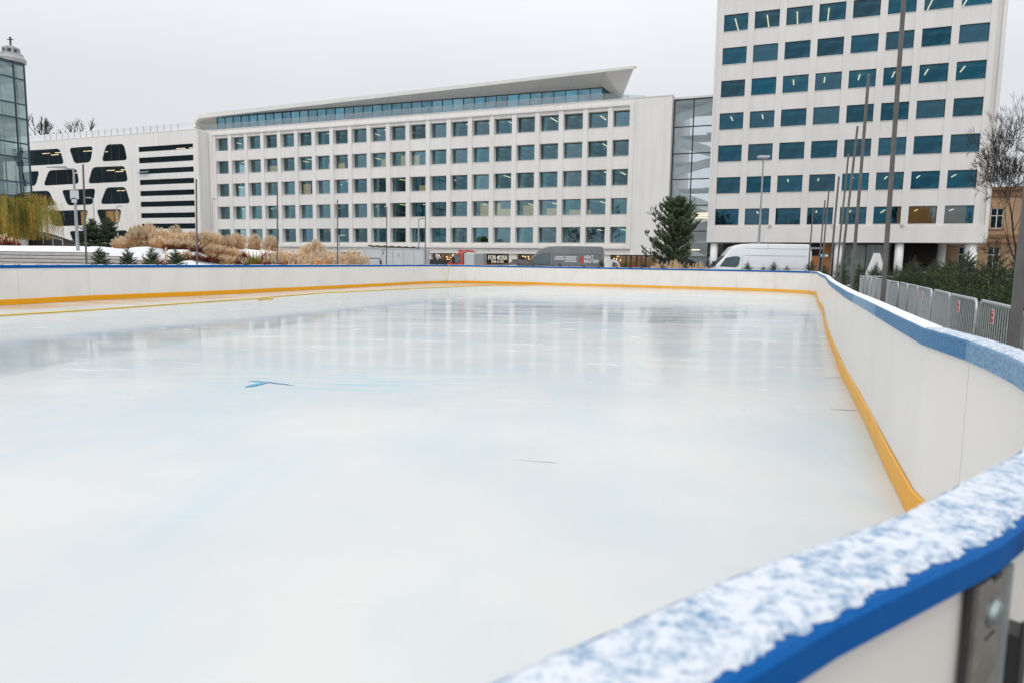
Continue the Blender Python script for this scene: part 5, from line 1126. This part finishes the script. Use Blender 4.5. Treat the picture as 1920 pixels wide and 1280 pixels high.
# ================================================================== vehicles
def side_y(W_, Hh, zw, ins, z): return W_/2-ins*max(0, (z-zw))/(Hh-zw)
def van(name, mat, prof, W_, Hh, zw, loc, rz, label, cat='van', mirror=1, deco=None, windows=(), seams=(), wheels=(), ws=None, bodyname='body'):
    t = empty(name, loc, rz, label, cat)
    ins = .16; n = len(prof); a = MB(); vs = []
    for sgn in (-1, 1):
        for (x, z) in prof: vs.append((x, sgn*side_y(W_, Hh, zw, ins, z), z))
    a.add(vs, [tuple(range(n)), tuple(range(2*n-1, n-1, -1))]+[(k, n+k, n+(k+1) % n, (k+1) % n) for k in range(n)])
    bo_ = a.build(bodyname, mat, t); bevel(bo_, .07, 3, 25); bo_.data.polygons.foreach_set('use_smooth', [True]*len(bo_.data.polygons))
    for sgn in (-1, 1):
        for wn_, pts in windows:
            q_ = [(x, sgn*(side_y(W_, Hh, zw, ins, z)+.008), z) for x, z in pts]; fr = MB(); cx = sum(p[0] for p in pts)/len(pts); cz = sum(p[1] for p in pts)/len(pts)
            out = [(cx+(x-cx)*1.07, sgn*(side_y(W_, Hh, zw, ins, z)+.004), cz+(z-cz)*1.09) for x, z in pts]
            w__ = MB().add(out, [tuple(range(len(pts)))]).build('side_window', M['dark'], t, fix=False); MB().add(q_, [tuple(range(len(pts)))]).build('window_glass', M['carglass'], w__, fix=False)
        for (x0, z0, x1, z1) in seams:
            MB().tube((x0, sgn*(side_y(W_, Hh, zw, ins, z0)+.001), z0), (x1, sgn*(side_y(W_, Hh, zw, ins, z1)+.001), z1), .009, n=4).build('panel_seam', M['greybox'] if mat != M['grey_van'] else M['dark'], t)
        MB().box(.62, .80, *sorted((sgn*W_/2, sgn*(W_/2+.26))), 1.38, 1.72).build('wing_mirror', M['dark'], t)
    if ws:
        (x0, z0), (x1, z1) = ws; y0 = side_y(W_, Hh, zw, ins, z0)-.12; y1 = side_y(W_, Hh, zw, ins, z1)-.12; d_ = Vector((z1-z0, 0, x0-x1)).normalized()*-.012
        if d_.x > 0: d_ = -d_
        MB().add([(x0+d_.x, -y0, z0+abs(d_.z)), (x0+d_.x, y0, z0+abs(d_.z)), (x1+d_.x, y1, z1+abs(d_.z)), (x1+d_.x, -y1, z1+abs(d_.z))], [(0, 1, 2, 3)]).build('windscreen', M['dark'] if name != 'recovery_truck' else M['carglass'], t, fix=False)
    for x in wheels:
        for sgn in (-1, 1):
            wh_ = MB().tube((x, sgn*(W_/2-.22), .36), (x, sgn*(W_/2+.01), .36), .36, n=24).build('wheel', M['rubber'], t); MB().tube((x, sgn*(W_/2), .36), (x, sgn*(W_/2+.02), .36), .22, .18, n=16).build('rim', M['steel'], wh_)
    for sgn in (-1, 1): MB().box(prof[0][0]+.0, prof[0][0]+.2, *sorted((sgn*W_*.28, sgn*W_*.46)), .75, .98).build('headlight', M['white_paint'], t)
    return t
def vprof(L_, Hh, nose=1.05, hood=1.18): return [(0, .35), (.0, .95), (.18, 1.12), (.82, 1.38), (1.05, 1.62), (1.55, 2.15), (1.95, Hh-.22), (2.5, Hh-.04), (3.2, Hh), (L_-.25, Hh), (L_-.12, Hh-.06), (L_, Hh-.5), (L_, .35)]
# white van: front to the left, slightly turned like the street
Lw = 6.9; Yw = 46.0
xw0 = gx(1312, Yw, 500); xw1 = gx(1516, Yw-1., 500); rzv = math.radians(-6)
tv = van('delivery_van', M['white_van'], vprof(7.0, 2.85), 2.05, 2.85, 1.15, (xw0, Yw, 0), rzv, 'white high-roof delivery van parked behind the far boards at right',
    windows=[('cab', [(1.18, 1.42), (1.55, 1.93), (2.02, 2.02), (2.32, 2.02), (2.42, 1.92), (2.32, 1.5), (2.15, 1.40)])], seams=[(2.7, 2.12, 6.7, 2.12), (2.75, 2.55, 6.8, 2.55), (2.62, 1.35, 6.9, 1.35), (2.5, .5, 2.62, 2.1), (4.2, 2.56, 4.2, 2.8)], wheels=(1.2, 5.4), ws=((.86, 1.42), (1.5, 2.08)))
s_ = (xw1-xw0)/6.95; tv.scale = (s_, 1, (zat(1420, 458.5, Yw))/2.85)
# grey van
Yg = 54; xg0 = gx(965, Yg, 495); xg1 = gx(1130, Yg, 495)
tg_ = van('delivery_van', M['grey_van'], vprof(6.6, 2.75), 2.05, 2.75, 1.15, (xg0, Yg, 0), math.radians(-3), 'dark grey high-roof van with white lettering parked before the shops',
    windows=[('cab', [(1.22, 1.45), (1.62, 1.95), (2.05, 2.12), (2.60, 2.16), (2.55, 1.40), (1.9, 1.36)])], seams=[(2.85, 2.12, 6.3, 2.12), (6.3, 1.3, 6.3, 2.12), (2.85, 1.3, 2.85, 2.12), (2.5, 1.28, 6.5, 1.28), (2.8, 2.12, 2.75, 2.7), (4.7, 2.12, 4.7, 2.7), (6.35, 2.0, 6.42, 2.7)], wheels=(1.2, 5.1), ws=((.86, 1.42), (1.5, 2.1)))
s_ = (xg1-xg0)/6.6; tg_.scale = (s_, 1, zat(1060, 462.3, Yg)/2.75)
yv = lambda z: -side_y(2.05, 2.75, 1.15, .16, z)-.012
def vtext(txt, size, x, z, al='LEFT', off=0.0):
    me = text_mesh(txt, size, .001, 'lettering', al, 1.0, off); me.materials.append(M['white_paint']); o = part('lettering', me, tg_, (x, yv(z), z)); o.rotation_euler = (math.pi/2, 0, 0); o.scale = (.78, 1, 1); return o
vtext('HEAT', .36, 5.12, 1.93, off=.006); vtext('MASTERS', .34, 5.12, 1.62, off=.006)
a = MB(); rl_ = random.Random(4)
for (xa, xb, z_) in ((3.05, 3.62, 1.93), (2.95, 3.62, 1.77), (3.76, 4.58, 1.93), (3.76, 4.55, 1.77), (3.76, 4.58, 1.61)):      # print too small to read
    x_ = xa
    while x_ < xb: w_ = rl_.uniform(.035, .06); a.box(x_, x_+w_, yv(z_), yv(z_)+.01, z_-.04, z_+.05); x_ += w_+.014
a.build('small_print', M['white_paint'], tg_)
MB().box(3.665, 3.68, yv(1.75)-.001, yv(1.75)+.02, 1.45, 2.0).build('divider_line', M['white_paint'], tg_)
a = MB(); yy = yv(1.8)
a.add([(4.92, yy, 1.48), (5.03, yy, 1.48), (5.03, yy, 2.05), (4.98, yy, 2.05)], [(0, 1, 2, 3)]).add([(4.90, yy, 1.5), (4.90, yy, 1.98), (4.80, yy, 1.86), (4.77, yy, 1.66)], [(0, 1, 2, 3)]); a.build('flame_emblem', M['red_sign'], tg_, fix=False)
# red truck with grey box
Yr = 56; xr0 = gx(838, Yr, 490)
cabp = [(0, .4), (0, 1.0), (.1, 1.15), (.42, 1.4), (.95, 1.98), (1.2, 2.12), (1.5, 2.14), (1.62, 2.08), (1.62, .4)]
tr = van('recovery_truck', M['red'], cabp, 2.0, 2.14, 1.1, (xr0, Yr, 0), math.radians(-4), 'red-cabbed truck with a grey box body and dark flatbed ahead of it', 'truck',
    windows=[('cab', [(.52, 1.38), (.92, 1.86), (1.28, 1.95), (1.26, 1.42), (.95, 1.30)])], wheels=(.8,), ws=((.5, 1.45), (.92, 1.96)), bodyname='cab')
sz = zat(870, 471.0, Yr)/2.2; tr.scale = (.93, 1, sz)
a = MB().box(1.66, 2.5, -1.1, 1.1, .5, 2.02); bevel(a.build('light_box', M['lightgrey'], tr), .02)
a = MB().box(2.503, 3.28, -1.1, 1.1, .5, 2.0); bevel(a.build('grey_box', M['greybox'], tr), .02)
a = MB().box(1.05, 1.45, -.5, .5, 2.14, 2.26).prism([(1.55, 2.14), (2.5, 2.08), (2.4, 2.2), (1.75, 2.3)], -.6, .6); a.build('beacon', M['red'], tr)
a = MB().box(0, 3.3, -.4, .4, .3, .5); a.build('chassis', M['dark'], tr)
for x in (2.5, 3.0):
    for sgn in (-1, 1): MB().tube((x, sgn*.8, .36), (x, sgn*1.05, .36), .36, n=20).build('wheel', M['rubber'], tr)
# dark flatbed in front of it
Yf = 57; x0 = gx(797, Yf, 490); x1 = gx(845, Yf, 490)
fb = empty('flatbed_trailer', (x0, Yf, 0), 0, 'low black flatbed trailer left of the red truck', 'trailer'); zf = zat(820, 487, Yf)
L_f = x1-x0
MB().box(0, L_f, -1, -.94, zf-.62, zf).box(0, L_f, .94, 1, zf-.62, zf).box(0, .05, -.94, .94, zf-.62, zf).box(0, L_f, -.94, .94, zf-.7, zf-.625).build('side_boards', M['dark'], fb)
for x in (.5, L_f-.5):
    for sgn in (-1, 1): MB().tube((x, sgn*.7, .35), (x, sgn*.9, .35), .35, n=16).build('wheel', M['rubber'], fb)
MB().tube((1.2, 0, zf-.6), (.9, 0, zf+.45), .09, n=8).tube((.9, 0, zf+.45), (1.25, 0, zf+.1), .07, n=8).build('folded_crane', M['lightgrey'], fb)
MB().box(.0, L_f, -.9, .9, .45, zf-.7).build('chassis', M['dark'], fb)
# white service trailer
Yt = 50; x0 = gx(676, Yt, 480); x1 = gx(797, Yt, 480); zt_ = zat(676, 465.5, Yt); Lt = x1-x0
tt = empty('service_container', (x0, Yt, 0), math.radians(-2), 'white panelled service container with a dark garland along its roof', 'container')
bo_ = MB().box(0, Lt, 0, 2.3, .4, zt_).build('body', M['lightgrey'], tt); bevel(bo_, .02)
a = MB()
for f in (.065, .335, .405, .50, .665, .83, .985): a.box(Lt*f, Lt*f+.02, -.012, -.001, .5, zt_-.08)
a.box(0, Lt, -.015, -.001, zt_-.06, zt_-.02); a.build('panel_joint', M['greybox'], tt)
a = MB().box(Lt*.07, Lt*.3, -.03, -.012, zt_-.72, zt_-.69).box(Lt*.07, Lt*.075, -.03, -.012, .6, zt_-.72).box(Lt*.30, Lt*.305, -.03, -.012, .6, zt_-.72).tube((Lt*.31, -.05, zt_-.8), (Lt*.33, -.05, .9), .05, n=6).box(Lt*.34, Lt*.38, -.03, -.012, zt_-.16, zt_-.13).box(Lt*.35, Lt*.36, -.03, -.012, zt_-.42, zt_-.28).box(Lt*.59, Lt*.6, -.03, -.012, zt_-.5, zt_-.38); a.build('door_handle', M['dark'], tt)
MB().box(.2, Lt-.2, .3, 2.0, .0, .4).build('support_frame', M['dark'], tt)
a = MB(); n_ = 26; pts = []
for k in range(n_+1): f = k/n_; pts.append((Lt*(.11+.80*f), .1, zt_+.16-.10*f+.02*math.sin(k*1.7)))
a.path(pts, [.035+.03*abs(math.sin(k*.9)) for k in range(n_+1)], 6); g_ = a.build('roof_garland', pm('dark_red_garland', (.08, .04, .035), (.03, .025, .02), scale=20, rough=.9), smooth=False); g_.location = (x0, Yt, 0); tag(g_, 'dark bulby garland lying along the roof of the white container', 'garland')
# stack of grey boards between truck and van
Yp = 52.5; x0 = gx(912, Yp, 495); xm_ = gx(968, Yp, 495); x1 = gx(1000, Yp, 495); zc_ = zat(968, 486.5, Yp); z0_ = zat(925, 496, Yp)
a = MB()
for k in range(7): o_ = k*.06; a.prism([(x0+o_*6, z0_-.1+o_*.2), (xm_-o_, zc_-.42+o_), (x1, zc_-.42+o_), (x1, zc_-.37+o_), (xm_-o_, zc_-.37+o_), (x0+o_*6, z0_-.05+o_*.2)], Yp+k*.02, Yp+2-k*.05)
a.box(x0+.5, x1-.1, Yp+.1, Yp+1.8, 0, z0_-.12); tag(a.build('board_stack', M['tarp']), 'sloping stack of grey folded stage boards before the dark van', 'board stack')
a = MB().tube((0, 0, 0), (0, 0, .02), .18, n=12).tube((0, 0, .02), (0, 0, 1.4), .05, n=12).tube((0, 0, 1.15), (0, 0, 1.42), .11, .08, n=12); o = a.build('traffic_marker', pm('orange_marker', (.8, .2, .04), rough=.5)); o.location = (gx(900, 50.5), 50.5, 0); tag(o, 'small orange marker just right of the grey truck box', 'marker')
# ================================================================== standing white letters
def letter(ch, Y, pxl, pxr, ytop, label):
    zt_ = zat((pxl+pxr)/2, ytop, Y); me = text_mesh(ch, 1.0, .12, 'letter'); xs = [v.co.x for v in me.vertices]; ys = [v.co.y for v in me.vertices]; h_ = max(ys)-min(ys); w__ = max(xs)-min(xs)
    me.materials.append(M['white_paint']); X0 = gx(pxl, Y, 490); X1 = gx(pxr, Y, 490)
    for v in me.vertices: x_, y_, z_ = v.co; v.co = ((x_-min(xs))/w__*(X1-X0)-(X1-X0)/2, -z_*1.2, (y_-min(ys))/h_*zt_)
    o = bpy.data.objects.new('letter_sign', me); COL.objects.link(o); o.location = ((X0+X1)/2, Y, 0); tag(o, label, 'letter sign', 'big standing white letters'); return o
Ya = 56; za = zat(1645, 475, Ya); wa_ = gx(1670, Ya, 490)-gx(1620, Ya, 490); hw_ = wa_/2; st_ = .30
a = MB().prism([(-hw_, 0), (-hw_+st_, 0), (-.02, za-.62), (-.02, za-.0), (-.17, za)], 0, .3).prism([(hw_-st_, 0), (hw_, 0), (.17, za), (-.018, za), (-.018, za-.62)], 0, .3).box(-hw_*.58, hw_*.58, .02, .28, .62, .88)
o = a.build('letter_sign', M['white_paint']); o.location = (gx(1645, Ya, 490), Ya, 0); tag(o, 'big white standing letter A in front of the curtained tower window', 'letter sign', 'big standing white letters')
letter('D', 60, 1145, 1163, 487, 'big white standing letter D right of the dark van')
letter('N', 60, 1296, 1312, 488, 'white standing letter mostly hidden between pine and white van') if False else None
